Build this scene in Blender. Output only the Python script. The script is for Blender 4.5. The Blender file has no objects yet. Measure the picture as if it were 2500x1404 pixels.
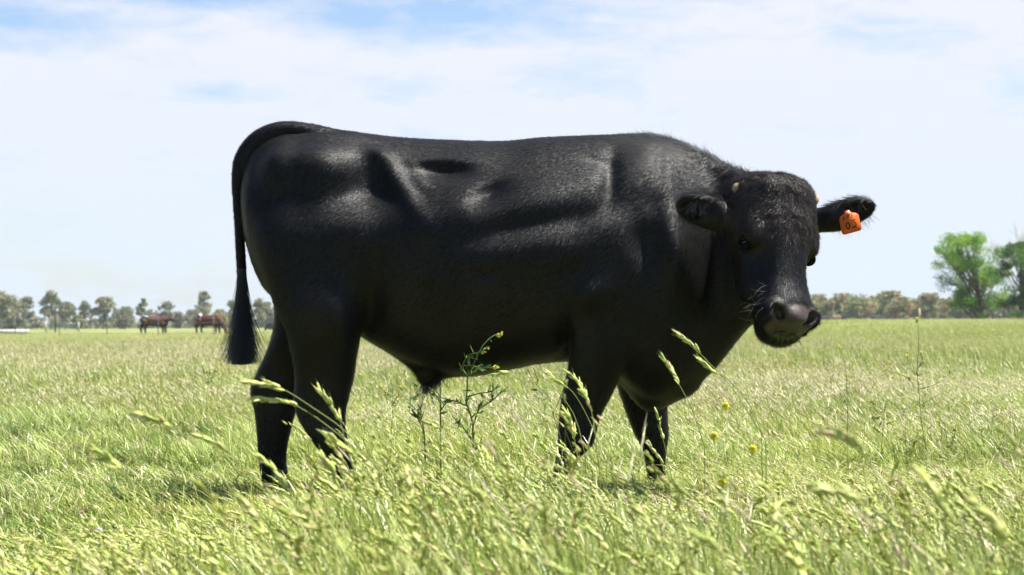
import bpy, math, numpy as np
from mathutils import Matrix, Vector
rng = np.random.default_rng(7)
SC = bpy.context.scene
COL = SC.collection
R = math.radians

# ------------------------------------------------------------------ camera
F = 4861.0                                   # focal length in photograph pixels (70 mm on 36 mm)
TH, RHO = math.atan(88 / F), math.atan(12 / 2500)
CAM = np.array([0, 0, 0.65])
fw = np.array([0, math.cos(TH), math.sin(TH)])
rt = np.array([math.cos(RHO), 0, -math.sin(RHO)])
up = np.cross(rt, fw); up /= np.linalg.norm(up); rt = np.cross(fw, up)
cd = bpy.data.cameras.new('camera'); cam = bpy.data.objects.new('camera', cd); COL.objects.link(cam)
cam.matrix_world = Matrix(((rt[0], up[0], -fw[0], CAM[0]), (rt[1], up[1], -fw[1], CAM[1]), (rt[2], up[2], -fw[2], CAM[2]), (0, 0, 0, 1)))
cd.sensor_width = 36; cd.lens = 70; cd.clip_start = 0.05; cd.clip_end = 6000
cd.dof.use_dof = True; cd.dof.focus_distance = 6.75; cd.dof.aperture_fstop = 8.0; cd.dof.aperture_blades = 0
SC.camera = cam
SC.view_settings.view_transform = 'Standard'; SC.view_settings.look = 'None'
SC.view_settings.exposure = 1.45; SC.view_settings.gamma = 1.0

def P(u, v, Y):
    """world point on the plane y=Y seen at photograph pixel (u, v)"""
    u = np.asarray(u, float); v = np.asarray(v, float)
    d = fw * F + rt * (u[..., None] - 1250) - up * (v[..., None] - 702)
    return CAM + d * (np.asarray(Y, float) / d[..., 1])[..., None]

# ------------------------------------------------------------------ sun + sky
SUN = np.array([0.42, 0.03, 0.90]); SUN /= np.linalg.norm(SUN)
sl = bpy.data.lights.new('sun', 'SUN'); sl.energy = 5.0; sl.angle = R(0.5); sl.color = (1.0, 0.965, 0.90)
so = bpy.data.objects.new('sun', sl); COL.objects.link(so)
so.rotation_euler = Vector(SUN).to_track_quat('Z', 'Y').to_euler(); so.location = (0, 0, 30)

class NT:
    """tiny node-tree helper"""
    def __init__(s, tree): s.t = tree; s.n = tree.nodes; s.l = tree.links; s.n.clear()
    def add(s, typ, **kw):
        n = s.n.new(typ)
        for k, v in kw.items():
            if k.startswith('_'): setattr(n, k[1:], v)
            else:
                key = int(k[1:]) if (k[0] == 'i' and k[1:].isdigit()) else k.replace('__', ' ')
                if hasattr(v, 'links') or isinstance(v, bpy.types.NodeSocket): s.l.new(v, n.inputs[key])
                else: n.inputs[key].default_value = v
        return n
    def math(s, op, a, b=0.0, c=None, clamp=False):
        n = s.n.new('ShaderNodeMath'); n.operation = op; n.use_clamp = clamp
        for i, x in enumerate((a, b, c)):
            if x is None: continue
            if isinstance(x, bpy.types.NodeSocket): s.l.new(x, n.inputs[i])
            else: n.inputs[i].default_value = x
        return n.outputs[0]
    def mix(s, fac, a, b, typ='MIX'):
        n = s.n.new('ShaderNodeMix'); n.data_type = 'RGBA'; n.blend_type = typ
        for i, x in ((0, fac), (6, a), (7, b)):
            if isinstance(x, bpy.types.NodeSocket): s.l.new(x, n.inputs[i])
            else: n.inputs[i].default_value = (tuple(x) + (1,))[:4] if i else x
        return n.outputs[2]
    def ramp(s, fac, stops, interp='LINEAR'):
        n = s.n.new('ShaderNodeValToRGB'); s.l.new(fac, n.inputs[0]); cr = n.color_ramp; cr.interpolation = interp
        while len(cr.elements) < len(stops): cr.elements.new(0.5)
        for e, (p, c) in zip(cr.elements, stops):
            e.position = p; e.color = (tuple(c) + (1,))[:4] if not isinstance(c, (int, float)) else (c, c, c, 1)
        return n.outputs[0]
    def noise(s, vec, scale, detail=4, rough=0.5, dist=0.0):
        n = s.n.new('ShaderNodeTexNoise'); n.inputs['Scale'].default_value = scale; n.inputs['Detail'].default_value = detail
        n.inputs['Roughness'].default_value = rough; n.inputs['Distortion'].default_value = dist
        if vec is not None: s.l.new(vec, n.inputs['Vector'])
        return n.outputs[0]

W = bpy.data.worlds.new('World'); SC.world = W; W.use_nodes = True
t = NT(W.node_tree)
sky = t.add('ShaderNodeTexSky'); sky.sky_type = 'NISHITA'; sky.sun_disc = False
sky.sun_elevation = math.asin(SUN[2]); sky.sun_rotation = math.atan2(SUN[0], SUN[1])
sky.air_density = 1.0; sky.dust_density = 0.6; sky.ozone_density = 1.0
tc = t.add('ShaderNodeTexCoord').outputs['Generated']
sep = t.add('ShaderNodeSeparateXYZ', Vector=tc)
# thin high cloud: a streaky fractal veil over the lower sky with clear blue gaps
def dirn(u, v):
    d = P(np.array(u), np.array(v), 1.0) - CAM; return d / np.linalg.norm(d)
mp = t.add('ShaderNodeMapping', Vector=tc); mp.inputs['Rotation'].default_value = (0, R(-12), 0); mp.inputs['Scale'].default_value = (1.0, 1.0, 3.6)
n1 = t.noise(mp.outputs[0], 9.0, 6, 0.58, 0.35)
n2 = t.noise(mp.outputs[0], 26.0, 8, 0.66, 0.9)
veil = t.math('ADD', t.math('MULTIPLY', n1, 0.62), t.math('MULTIPLY', n2, 0.38))
gaps = None
for (u, v, ru, rv, a) in [(60, 60, 430, 75, .75), (520, -10, 500, 40, .7), (900, 40, 260, 80, .75), (1100, 30, 260, 75, .95), (1000, 215, 120, 40, .4), (560, 228, 110, 22, .4),
                          (1330, 45, 220, 60, .5), (2480, 225, 90, 60, .5), (2150, 90, 240, 80, .35), (1390, 190, 150, 50, .35), (1020, 330, 140, 30, .25),
                          (420, 85, 200, 35, .5), (150, 560, 500, 45, .18), (300, 680, 700, 60, .28), (2300, 650, 700, 80, .22), (1650, -10, 700, 25, .35)]:
    d = dirn(u, v)
    g = t.add('ShaderNodeVectorMath', _operation='SUBTRACT'); t.l.new(tc, g.inputs[0]); g.inputs[1].default_value = tuple(d)
    g2 = t.add('ShaderNodeVectorMath', _operation='MULTIPLY', i0=g.outputs[0]); g2.inputs[1].default_value = (F / ru, 4.0, F / rv)
    ln = t.add('ShaderNodeVectorMath', _operation='LENGTH', i0=g2.outputs[0]).outputs['Value']
    q = t.math('MULTIPLY', t.math('SUBTRACT', 1.0, t.math('DIVIDE', ln, 1.5), clamp=True), a)
    gaps = q if gaps is None else t.math('MAXIMUM', gaps, q)
# cover: veil noise minus gaps; far from the horizon (overhead) the sky opens up
cover = t.math('ADD', t.math('MULTIPLY', t.math('SUBTRACT', veil, 0.43), 3.6), 0.86)
cover = t.math('SUBTRACT', cover, t.math('MULTIPLY', gaps, 1.5))
over = t.math('MULTIPLY', t.math('SUBTRACT', sep.outputs[2], 0.22, clamp=True), 2.2)
back = t.math('MULTIPLY', t.math('SUBTRACT', 0.45, sep.outputs[1], clamp=True), 2.2)      # the veil thins out behind the camera
cover = t.math('SUBTRACT', t.math('SUBTRACT', cover, over), back, clamp=True)
skyc = t.mix(1.0, sky.outputs[0], (0.90, 0.93, 1.04), 'MULTIPLY')
bgs = t.add('ShaderNodeBackground', Color=skyc, Strength=0.060)
ccol = t.mix(t.math('MULTIPLY', sep.outputs[2], 7.0, clamp=True), (0.285, 0.325, 0.368), (0.318, 0.331, 0.363))
bgc = t.add('ShaderNodeBackground', Color=ccol, Strength=1.0)
mx = t.n.new('ShaderNodeMixShader'); t.l.new(cover, mx.inputs[0]); t.l.new(bgs.outputs[0], mx.inputs[1]); t.l.new(bgc.outputs[0], mx.inputs[2])
t.l.new(mx.outputs[0], t.add('ShaderNodeOutputWorld').inputs[0])

# ------------------------------------------------------------------ generic helpers
def tag(o, label=None, cat=None, group=None, kind=None):
    if label: o['label'] = label
    if cat: o['category'] = cat
    if group: o['group'] = group
    if kind: o['kind'] = kind
    return o
def mesh(name, V, Fc, mats=(), cols=None, smooth=False, parent=None, link=True, skin=None):
    """V (n,3); Fc list of (m,k) int arrays, one per polygon size"""
    V = np.asarray(V, np.float32)
    if isinstance(Fc, np.ndarray): Fc = [Fc]
    Fc = [np.asarray(f, np.int32) for f in Fc if len(f)]
    me = bpy.data.meshes.new(name)
    loops = np.concatenate([f.ravel() for f in Fc]); tot = np.concatenate([np.full(len(f), f.shape[1], np.int32) for f in Fc])
    st = np.concatenate([[0], np.cumsum(tot)[:-1]]).astype(np.int32)
    me.vertices.add(len(V)); me.vertices.foreach_set('co', V.ravel())
    me.loops.add(len(loops)); me.loops.foreach_set('vertex_index', loops)
    me.polygons.add(len(tot)); me.polygons.foreach_set('loop_start', st); me.polygons.foreach_set('loop_total', tot)
    if smooth: me.polygons.foreach_set('use_smooth', np.ones(len(tot), bool))
    me.update(calc_edges=True); me.validate()
    if cols is not None:
        a = me.attributes.new('col', 'FLOAT_COLOR', 'POINT'); c = np.ones((len(V), 4), np.float32); c[:, :3] = cols; a.data.foreach_set('color', c.ravel())
    if skin is not None:
        a = me.attributes.new('skin', 'FLOAT', 'POINT'); a.data.foreach_set('value', np.asarray(skin, np.float32))
    for m in (mats if isinstance(mats, (list, tuple)) else [mats]): me.materials.append(m)
    o = bpy.data.objects.new(name, me)
    if link: COL.objects.link(o)
    if parent is not None: o.parent = parent
    return o
def empty(name, loc=(0, 0, 0), **kw):
    o = bpy.data.objects.new(name, None); COL.objects.link(o); o.location = loc; o.empty_display_size = 0.1
    return tag(o, **kw)
def tube(pts, rad, n=6, cap=True):
    """tapered tube along a polyline -> verts, quad array"""
    pts = np.asarray(pts, float); rad = np.broadcast_to(np.asarray(rad, float), (len(pts),))
    tg = np.gradient(pts, axis=0); tg /= np.linalg.norm(tg, axis=1)[:, None] + 1e-9
    ref = np.array([0, 0, 1.0]) if abs(tg[0][2]) < 0.9 else np.array([1.0, 0, 0])
    V = []
    x = np.cross(tg[0], ref); x /= np.linalg.norm(x)
    for p, r, d in zip(pts, rad, tg):
        x = x - d * (x @ d); x /= np.linalg.norm(x) + 1e-9; y = np.cross(d, x)
        a = np.arange(n) * 2 * math.pi / n
        V.append(p + r * (np.cos(a)[:, None] * x + np.sin(a)[:, None] * y))
    V = np.concatenate(V); k = len(pts); i = np.arange(k - 1)[:, None] * n; j = np.arange(n)[None, :]; j2 = (j + 1) % n
    Q = np.stack([i + j, i + j2, i + n + j2, i + n + j], -1).reshape(-1, 4)
    if cap:
        c = len(V); V = np.vstack([V, pts[0], pts[-1]]); a = np.arange(n)
        e = (k - 1) * n
        Q = np.vstack([Q, np.stack([np.full(n, c), (a + 1) % n, a, a], -1)[:, [0, 1, 2, 2]], np.stack([np.full(n, c + 1), e + a, e + (a + 1) % n, e + (a + 1) % n], -1)])
    return V, Q
class MB:
    """collects pieces; degenerate quads become triangles"""
    def __init__(s): s.V = []; s.Q = []; s.C = []; s.n = 0
    def add(s, V, Q, col=(1, 1, 1)):
        V = np.asarray(V, float); Q = np.asarray(Q, int)
        if Q.shape[1] == 3: Q = np.hstack([Q, Q[:, 2:3]])
        s.V.append(V); s.Q.append(Q + s.n); s.C.append(np.broadcast_to(np.asarray(col, float), (len(V), 3))); s.n += len(V)
    def tube(s, pts, rad, n=6, col=(1, 1, 1), cap=True): s.add(*tube(pts, rad, n, cap), col)
    def box(s, lo, hi, col=(1, 1, 1)):
        x0, y0, z0 = lo; x1, y1, z1 = hi
        V = [(x0, y0, z0), (x1, y0, z0), (x1, y1, z0), (x0, y1, z0), (x0, y0, z1), (x1, y0, z1), (x1, y1, z1), (x0, y1, z1)]
        s.add(V, [(3, 2, 1, 0), (4, 5, 6, 7), (0, 1, 5, 4), (1, 2, 6, 5), (2, 3, 7, 6), (3, 0, 4, 7)], col)
    def get(s):
        V = np.concatenate(s.V); Q = np.concatenate(s.Q); C = np.concatenate(s.C)
        d = Q[:, 2] == Q[:, 3]
        return V, [Q[~d], Q[d][:, :3]], C
    def build(s, name, mat, parent=None, smooth=False, link=True):
        V, Fc, C = s.get(); return mesh(name, V, Fc, mat, C, smooth, parent, link)

def attr_mat(name, rough=0.6, transl=0.0, gloss=0.3, rnd=0.0, vary=0.0, vscale=3.0, metallic=0.0):
    m = bpy.data.materials.new(name); m.use_nodes = True; t = NT(m.node_tree)
    c = t.add('ShaderNodeAttribute', _attribute_name='col').outputs['Color']
    if rnd:
        r = t.add('ShaderNodeObjectInfo').outputs['Random']
        h = t.n.new('ShaderNodeHueSaturation'); t.l.new(c, h.inputs['Color'])
        t.l.new(t.math('ADD', t.math('MULTIPLY', r, 0.05 * rnd), 0.5 - 0.025 * rnd), h.inputs['Hue'])
        t.l.new(t.math('ADD', t.math('MULTIPLY', r, 0.4 * rnd), 1 - 0.2 * rnd), h.inputs['Value'])
        c = h.outputs[0]
    if vary:
        g = t.add('ShaderNodeNewGeometry').outputs['Position']
        n = t.noise(g, vscale, 4)
        c = t.mix(1.0, c, t.ramp(n, [(0.25, 1 - vary), (0.75, 1 + vary)]), 'MULTIPLY')
    p = t.add('ShaderNodeBsdfPrincipled'); t.l.new(c, p.inputs['Base Color'])
    p.inputs['Roughness'].default_value = rough; p.inputs['Specular IOR Level'].default_value = gloss; p.inputs['Metallic'].default_value = metallic
    out = p.outputs[0]
    if transl:
        tr = t.add('ShaderNodeBsdfTranslucent'); t.l.new(c, tr.inputs['Color'])
        mx = t.n.new('ShaderNodeMixShader'); mx.inputs[0].default_value = transl; t.l.new(out, mx.inputs[1]); t.l.new(tr.outputs[0], mx.inputs[2]); out = mx.outputs[0]
    t.l.new(out, t.add('ShaderNodeOutputMaterial').inputs[0])
    return m
def vnoise(p, seed=0, scale=1.0):
    """smooth value noise for numpy points (n,d) -> 0..1"""
    p = np.asarray(p, float) * scale; i = np.floor(p).astype(np.int64); f = p - i; f = f * f * (3 - 2 * f); d = p.shape[1]
    out = np.zeros(len(p))
    for c in range(2 ** d):
        b = np.array([(c >> k) & 1 for k in range(d)]); q = i + b
        h = (q[:, 0] * 73856093) ^ (q[:, 1] * 19349663) ^ ((q[:, 2] * 83492791) if d > 2 else 0) ^ (seed * 2654435761 & 0xffffffff)
        h = (h ^ (h >> 13)) * 1274126177 & 0xffffffff; h = ((h ^ (h >> 16)) & 0xffff) / 65535.0
        out += h * np.prod(np.where(b, f, 1 - f), axis=1)
    return out
def sstep(x, a, b):
    t = np.clip((np.asarray(x, float) - a) / (b - a), 0, 1); return t * t * (3 - 2 * t)
def ground_z(x, y):
    x = np.asarray(x, float); y = np.asarray(y, float)
    return 0.58 * sstep(x, -2, 14) * sstep(y, 35, 105) + 0.03 * np.sin(x * 0.31 + 1) * sstep(y, 12, 40) * np.sin(y * 0.17)

# ------------------------------------------------------------------ signed-distance modelling
class Field:
    def __init__(s, lo, hi, h):
        s.lo = np.array(lo, float); s.h = h; s.n = np.ceil((np.array(hi) - s.lo) / h).astype(int) + 1
        s.f = np.full(s.n, 0.2, np.float32)
        s.ax = [s.lo[i] + np.arange(s.n[i]) * h for i in range(3)]
    def sub(s, lo, hi):
        a = np.clip(np.floor((np.array(lo) - s.lo) / s.h).astype(int), 0, s.n - 1); b = np.clip(np.ceil((np.array(hi) - s.lo) / s.h).astype(int) + 1, a + 1, s.n)
        sl = tuple(slice(a[i], b[i]) for i in range(3))
        X = s.ax[0][sl[0]][:, None, None].astype(np.float32); Y = s.ax[1][sl[1]][None, :, None].astype(np.float32); Z = s.ax[2][sl[2]][None, None, :].astype(np.float32)
        return sl, X, Y, Z
    def union(s, sl, d, k):
        a = s.f[sl]
        if k <= 0: s.f[sl] = np.minimum(a, d); return
        h = np.clip(0.5 + 0.5 * (a - d) / k, 0, 1); s.f[sl] = a * (1 - h) + d * h - k * h * (1 - h)
    def carve(s, sl, d, k):
        a = s.f[sl]; b = -d
        h = np.clip(0.5 + 0.5 * (b - a) / k, 0, 1); s.f[sl] = a * (1 - h) + b * h + k * h * (1 - h)
    def cone(s, a, b, ra, rb, k=0.02, carve=False, sc=(1, 1, 1)):
        a = np.array(a, float); b = np.array(b, float); m = max(ra, rb) * max(sc) + k + 2 * s.h + 0.02
        sl, X, Y, Z = s.sub(np.minimum(a, b) - m, np.maximum(a, b) + m)
        sx, sy, sz = sc; ba = (b - a) / np.array(sc); q = float(ba @ ba) + 1e-12
        x = (X - a[0]) / sx; y = (Y - a[1]) / sy; z = (Z - a[2]) / sz
        h = np.clip((x * ba[0] + y * ba[1] + z * ba[2]) / q, 0, 1)
        d = np.sqrt((x - h * ba[0]) ** 2 + (y - h * ba[1]) ** 2 + (z - h * ba[2]) ** 2) - (ra + (rb - ra) * h)
        d = d * min(sc)
        (s.carve if carve else s.union)(sl, d.astype(np.float32), k)
    def chain(s, pts, rad, k=0.02):
        for i in range(len(pts) - 1): s.cone(pts[i], pts[i + 1], rad[i], rad[i + 1], k)
    def ell(s, c, M, r, k=0.02, carve=False, p=2.0):
        """ellipsoid, centre c, rows of M = its axes, radii r"""
        c = np.array(c, float); M = np.array(M, float); r = np.array(r, float); e = np.sqrt(((M * r[:, None]) ** 2).sum(0)) * (1.5 if p > 2 else 1) + k + 2 * s.h + 0.01
        sl, X, Y, Z = s.sub(c - e, c + e); x = X - c[0]; y = Y - c[1]; z = Z - c[2]
        u = [np.abs((x * M[i, 0] + y * M[i, 1] + z * M[i, 2]) / r[i]) for i in range(3)]
        q = (u[0] ** p + u[1] ** p + u[2] ** p) ** (1 / p)
        g = np.sqrt(sum((u[i] / r[i]) ** 2 for i in range(3))) + 1e-6
        d = np.where(q < 0.3, (q - 1) * r.min(), q * (q - 1) / np.maximum(g, 1e-3)) if p == 2 else (q - 1) * r.min()
        (s.carve if carve else s.union)(sl, d.astype(np.float32), k)
    def surface(s):
        f = s.f; nx, ny, nz = f.shape; ins = f < 0
        c8 = [(a, b, c) for a in (0, 1) for b in (0, 1) for c in (0, 1)]
        g = lambda A, o: A[o[0]:nx - 1 + o[0], o[1]:ny - 1 + o[1], o[2]:nz - 1 + o[2]]
        cnt = sum(g(ins, o).astype(np.int8) for o in c8); act = (cnt > 0) & (cnt < 8)
        I, J, K = np.nonzero(act); idx = np.full(act.shape, -1, np.int32); idx[I, J, K] = np.arange(len(I))
        S = np.zeros((len(I), 3)); C = np.zeros(len(I))
        for o in c8:
            for ax in range(3):
                if o[ax]: continue
                o2 = list(o); o2[ax] = 1
                v0 = f[I + o[0], J + o[1], K + o[2]]; v1 = f[I + o2[0], J + o2[1], K + o2[2]]
                m = (v0 < 0) != (v1 < 0); tt = np.where(m, v0 / np.where(m, v0 - v1, 1), 0)
                pt = np.tile(np.array(o, float), (len(I), 1)); pt[:, ax] += tt
                S[m] += pt[m]; C[m] += 1
        V = s.lo + (np.stack([I, J, K], 1) + S / C[:, None]) * s.h
        quads = []
        for ax in range(3):
            o = [slice(None)] * 3; o1 = list(o); o[ax] = slice(0, -1); o1[ax] = slice(1, None)
            m = ins[tuple(o)] != ins[tuple(o1)]; A = np.array(np.nonzero(m)); b, c = (ax + 1) % 3, (ax + 2) % 3
            ok = (A[b] > 0) & (A[c] > 0) & (A[b] < s.n[b] - 1) & (A[c] < s.n[c] - 1); A = A[:, ok]
            def cell(db, dc):
                q = A.copy(); q[b] -= db; q[c] -= dc; return idx[q[0], q[1], q[2]]
            q = np.stack([cell(1, 1), cell(0, 1), cell(0, 0), cell(1, 0)], 1)
            flip = ~ins[A[0], A[1], A[2]]; q[flip] = q[flip][:, ::-1]
            quads.append(q)
        return V, np.concatenate(quads)
def cr(xs, tab):
    """smooth monotone-ish interpolation of table columns (first column = key)"""
    tab = np.asarray(tab, float); k = tab[:, 0]; d = np.gradient(tab[:, 1:], k, axis=0)
    xs = np.clip(xs, k[0], k[-1]); i = np.clip(np.searchsorted(k, xs) - 1, 0, len(k) - 2)
    hh = (k[i + 1] - k[i])[:, None]; t = ((xs - k[i]) / (k[i + 1] - k[i]))[:, None]
    a, b = tab[i, 1:], tab[i + 1, 1:]; da, db = d[i] * hh, d[i + 1] * hh
    return a * (2 * t**3 - 3 * t**2 + 1) + da * (t**3 - 2 * t**2 + t) + b * (3 * t**2 - 2 * t**3) + db * (t**3 - t**2)
# ================================================================== THE BULL
YC = 7.0
B = Field((-1.04, 6.28, 0.0), (1.25, 7.42, 1.40), 0.0066)
# torso and neck: contour table  u, v_top, v_bottom, half width, centre depth, exponent
TOR = np.array([
 (592, 470, 500, .020, 7.02, 2.0), (598, 410, 560, .075, 7.02, 2.1), (612, 372, 620, .125, 7.02, 2.2), (640, 346, 690, .175, 7.02, 2.3), (680, 330, 730, .215, 7.01, 2.3),
 (740, 322, 770, .245, 7.01, 2.2), (800, 319, 790, .262, 7.00, 2.15), (860, 322, 806, .268, 7.00, 2.1), (920, 330, 842, .268, 7.00, 2.1), (1000, 338, 884, .285, 7.00, 2.1),
 (1080, 342, 908, .315, 7.0, 2.1), (1160, 345, 913, .335, 6.99, 2.1), (1240, 345, 899, .345, 6.99, 2.1), (1320, 337, 884, .340, 6.98, 2.1), (1400, 333, 880, .325, 6.97, 2.1),
 (1480, 330, 893, .305, 6.96, 2.1), (1540, 328, 950, .285, 6.95, 2.1), (1590, 330, 978, .265, 6.94, 2.1), (1635, 341, 972, .240, 6.92, 2.1), (1680, 356, 945, .205, 6.91, 2.1),
 (1730, 377, 912, .160, 6.90, 2.1), (1780, 402, 858, .145, 6.87, 2.1), (1830, 425, 800, .135, 6.82, 2.1), (1880, 452, 755, .110, 6.76, 2.1), (1905, 500, 700, .06, 6.72, 2.0)])
tx = P(TOR[:, 0], TOR[:, 1], TOR[:, 4]); bx = P(TOR[:, 0], TOR[:, 2], TOR[:, 4])
tt = np.stack([(tx[:, 0] + bx[:, 0]) / 2, tx[:, 2], bx[:, 2], TOR[:, 3], TOR[:, 4], TOR[:, 5]], 1)
X = B.ax[0]; m = (X > tt[0, 0]) & (X < tt[-1, 0]); ii = np.nonzero(m)[0]
q = cr(X[ii], tt); zt, zb, hw, yc, pw = [q[:, i][:, None, None].astype(np.float32) for i in range(5)]
Y = B.ax[1][None, :, None].astype(np.float32); Z = B.ax[2][None, None, :].astype(np.float32)
H = (zt - zb) / 2; zc = (zt + zb) / 2; tz = (Z - zc) / H
wmod = 1 - 0.10 * np.clip(tz, 0, 1) ** 1.0 + 0.05 * (1 - tz ** 2).clip(0, 1)
s_ = np.abs(Y - yc) / (hw * wmod)
pw = pw + .25 * sstep(-tz, .0, .4) - .42 * sstep(tz, .05, .5)
r = (s_ ** pw + np.abs(tz) ** pw) ** (1 / pw)
d = (r - 1) * np.minimum(H, hw) * 0.95
sl = (slice(ii[0], ii[-1] + 1), slice(None), slice(None))
B.union(sl, d.astype(np.float32), 0)
def leg(rows, k=0.03, p=2.15):
    """rows: v, u_left, u_right, centre depth, half width (y)"""
    rw = np.array(rows, float); l = P(rw[:, 1], rw[:, 0], rw[:, 3]); rr = P(rw[:, 2], rw[:, 0], rw[:, 3])
    tab = np.stack([(l[:, 2] + rr[:, 2]) / 2, (l[:, 0] + rr[:, 0]) / 2, (rr[:, 0] - l[:, 0]) / 2, rw[:, 3], rw[:, 4]], 1)[::-1]
    sl, X, Y, Z = B.sub((tab[:, 1].min() - .3, tab[:, 3].min() - .25, tab[0, 0] - .03), (tab[:, 1].max() + .3, tab[:, 3].max() + .25, tab[-1, 0] + .03))
    q = cr(Z.ravel(), tab); cx, hx, cy, hy = [q[:, i][None, None, :].astype(np.float32) for i in range(4)]
    r = (np.abs((X - cx) / hx) ** p + np.abs((Y - cy) / hy) ** p) ** (1 / p); d = (r - 1) * np.minimum(hx, hy)
    d = np.maximum(d, np.maximum(tab[0, 0] - Z, Z - tab[-1, 0])); B.union(sl, d.astype(np.float32), k)
# near hind
leg([(405, 690, 800, 7.00, .03), (440, 640, 860, 6.95, .07), (480, 604, 900, 6.90, .105), (550, 604, 925, 6.87, .122), (620, 622, 915, 6.862, .124), (690, 650, 902, 6.85, .118), (760, 682, 890, 6.838, .110),
     (800, 700, 882, 6.83, .10), (860, 714, 866, 6.83, .082), (930, 722, 858, 6.84, .064), (975, 720, 849, 6.84, .053), (1015, 726, 843, 6.84, .047), (1060, 752, 846, 6.83, .042),
     (1100, 778, 850, 6.83, .036), (1150, 806, 866, 6.83, .033), (1190, 828, 884, 6.83, .034), (1215, 840, 902, 6.83, .040), (1235, 850, 915, 6.83, .042), (1254, 848, 928, 6.83, .046)], k=.035)
# far hind
leg([(405, 690, 800, 7.02, .03), (450, 650, 850, 7.08, .07), (520, 605, 900, 7.15, .12), (600, 617, 900, 7.17, .125), (690, 655, 880, 7.18, .115), (760, 672, 850, 7.18, .10), (810, 668, 825, 7.18, .085), (860, 652, 800, 7.18, .07),
     (900, 634, 778, 7.19, .06), (940, 616, 752, 7.19, .052), (965, 614, 738, 7.19, .048), (1005, 622, 722, 7.19, .044), (1050, 627, 710, 7.19, .038), (1100, 630, 700, 7.19, .034),
     (1150, 636, 702, 7.19, .034), (1180, 640, 712, 7.19, .038), (1205, 640, 722, 7.19, .042), (1224, 640, 728, 7.19, .045)], k=.035)
# near fore
leg([(560, 1460, 1530, 6.84, .03), (620, 1425, 1558, 6.79, .06), (700, 1398, 1556, 6.76, .085), (760, 1382, 1556, 6.77, .095), (820, 1380, 1545, 6.78, .09), (880, 1378, 1528, 6.79, .082), (930, 1372, 1504, 6.80, .072), (980, 1367, 1482, 6.80, .060),
     (1020, 1364, 1464, 6.80, .052), (1055, 1363, 1455, 6.80, .050), (1085, 1362, 1446, 6.80, .046), (1115, 1358, 1418, 6.80, .038), (1150, 1352, 1390, 6.80, .033), (1195, 1343, 1380, 6.80, .034), (1220, 1336, 1378, 6.80, .039), (1240, 1326, 1374, 6.80, .042), (1256, 1320, 1378, 6.80, .045)], k=.03)
# far fore
leg([(800, 1520, 1690, 7.08, .08), (880, 1512, 1675, 7.10, .08), (930, 1510, 1655, 7.12, .072), (985, 1522, 1630, 7.13, .058), (1030, 1538, 1630, 7.13, .050), (1060, 1550, 1632, 7.13, .048), (1090, 1566, 1628, 7.13, .040),
     (1130, 1576, 1624, 7.13, .034), (1170, 1580, 1626, 7.13, .034), (1195, 1580, 1634, 7.13, .039), (1215, 1580, 1644, 7.13, .043), (1228, 1580, 1650, 7.13, .046)], k=.03)
Q = lambda u, v, y=YC: P(np.array(float(u)), np.array(float(v)), y)
# dewlap folds, sheath
B.chain([Q(1556, 900, 6.98), Q(1590, 958, 6.96), Q(1660, 925, 6.9)], [.06, .045, .05], .05)
B.chain([Q(1150, 870, 6.98), Q(1080, 888, 6.98), Q(1044, 918, 6.98)], [.045, .036, .021], .035)
B.chain([Q(990, 850, 6.98), Q(1040, 916, 6.98)], [.03, .022], .03)
# tail
TAILP = [(880, 336), (820, 330), (760, 320), (700, 315), (655, 326), (620, 349), (594, 388), (583, 430), (581, 480), (584, 540), (587, 600), (590, 660), (591, 720), (590, 780), (589, 830)]
TAILR = [.012, .020, .024, .026, .028, .029, .029, .024, .0215, .0195, .0195, .019, .019, .016, .010]
tk = np.arange(len(TAILP)); tq = cr(np.linspace(0, len(TAILP) - 1, 44), np.column_stack([tk, np.array(TAILP), TAILR]))
B.chain([Q(u, v, 6.99) for u, v, _ in tq], list(tq[:, 2] * np.interp(tq[:, 1], [400, 480], [1, .82])), .006)
# muscle and bone relief on both flanks: (u, v, ru, rv, angle deg, amount mm)
nearY = 6.74
REL = [(922, 350, 46, 24, 10, 20), (972, 440, 22, 100, -34, 20), (902, 436, 44, 68, -30, -44), (850, 465, 60, 36, -15, -20), (745, 376, 140, 46, 6, 30), (650, 400, 40, 46, 0, 8), (740, 500, 120, 50, 4, -22), (610, 560, 40, 120, 0, -6),
       (1078, 384, 80, 12, 2, 10), (1072, 414, 62, 22, 4, -32), (1022, 424, 14, 34, -30, 8), (1206, 444, 54, 18, -22, 6), (1196, 474, 44, 26, -32, -30), (1110, 500, 70, 44, -14, 8), (1040, 560, 50, 50, 30, 8),
       (1310, 478, 180, 34, -11, 16), (1310, 552, 180, 28, -11, -20), (1240, 625, 160, 50, -6, 10), (1493, 438, 19, 60, 8, -20), (1465, 394, 34, 14, 18, -8), (1565, 450, 44, 110, 6, 18), (1640, 540, 34, 130, -10, 24), (1640, 645, 52, 76, -8, 34),
       (1582, 615, 34, 74, -26, -26), (1748, 640, 58, 220, -4, -30), (1616, 400, 12, 46, 6, -7), (1720, 470, 40, 40, 0, 12), (1435, 725, 60, 30, -34, 26), (1388, 830, 14, 110, 4, -24), (1480, 830, 60, 90, 0, 12), (1500, 780, 80, 26, 20, -8), (1400, 660, 50, 20, -30, -8),
       (800, 752, 62, 60, 0, 22), (846, 810, 24, 90, -6, 12), (912, 740, 26, 110, 6, -24), (1190, 668, 24, 13, 4, -9), (1192, 650, 30, 9, 0, 5), (1190, 715, 30, 40, 0, 7), (1100, 690, 40, 16, 20, 7), (862, 492, 60, 36, 0, -14), (655, 478, 26, 34, 0, -14), (720, 640, 60, 100, 0, 6), (1420, 570, 50, 50, -20, -6)]
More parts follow.
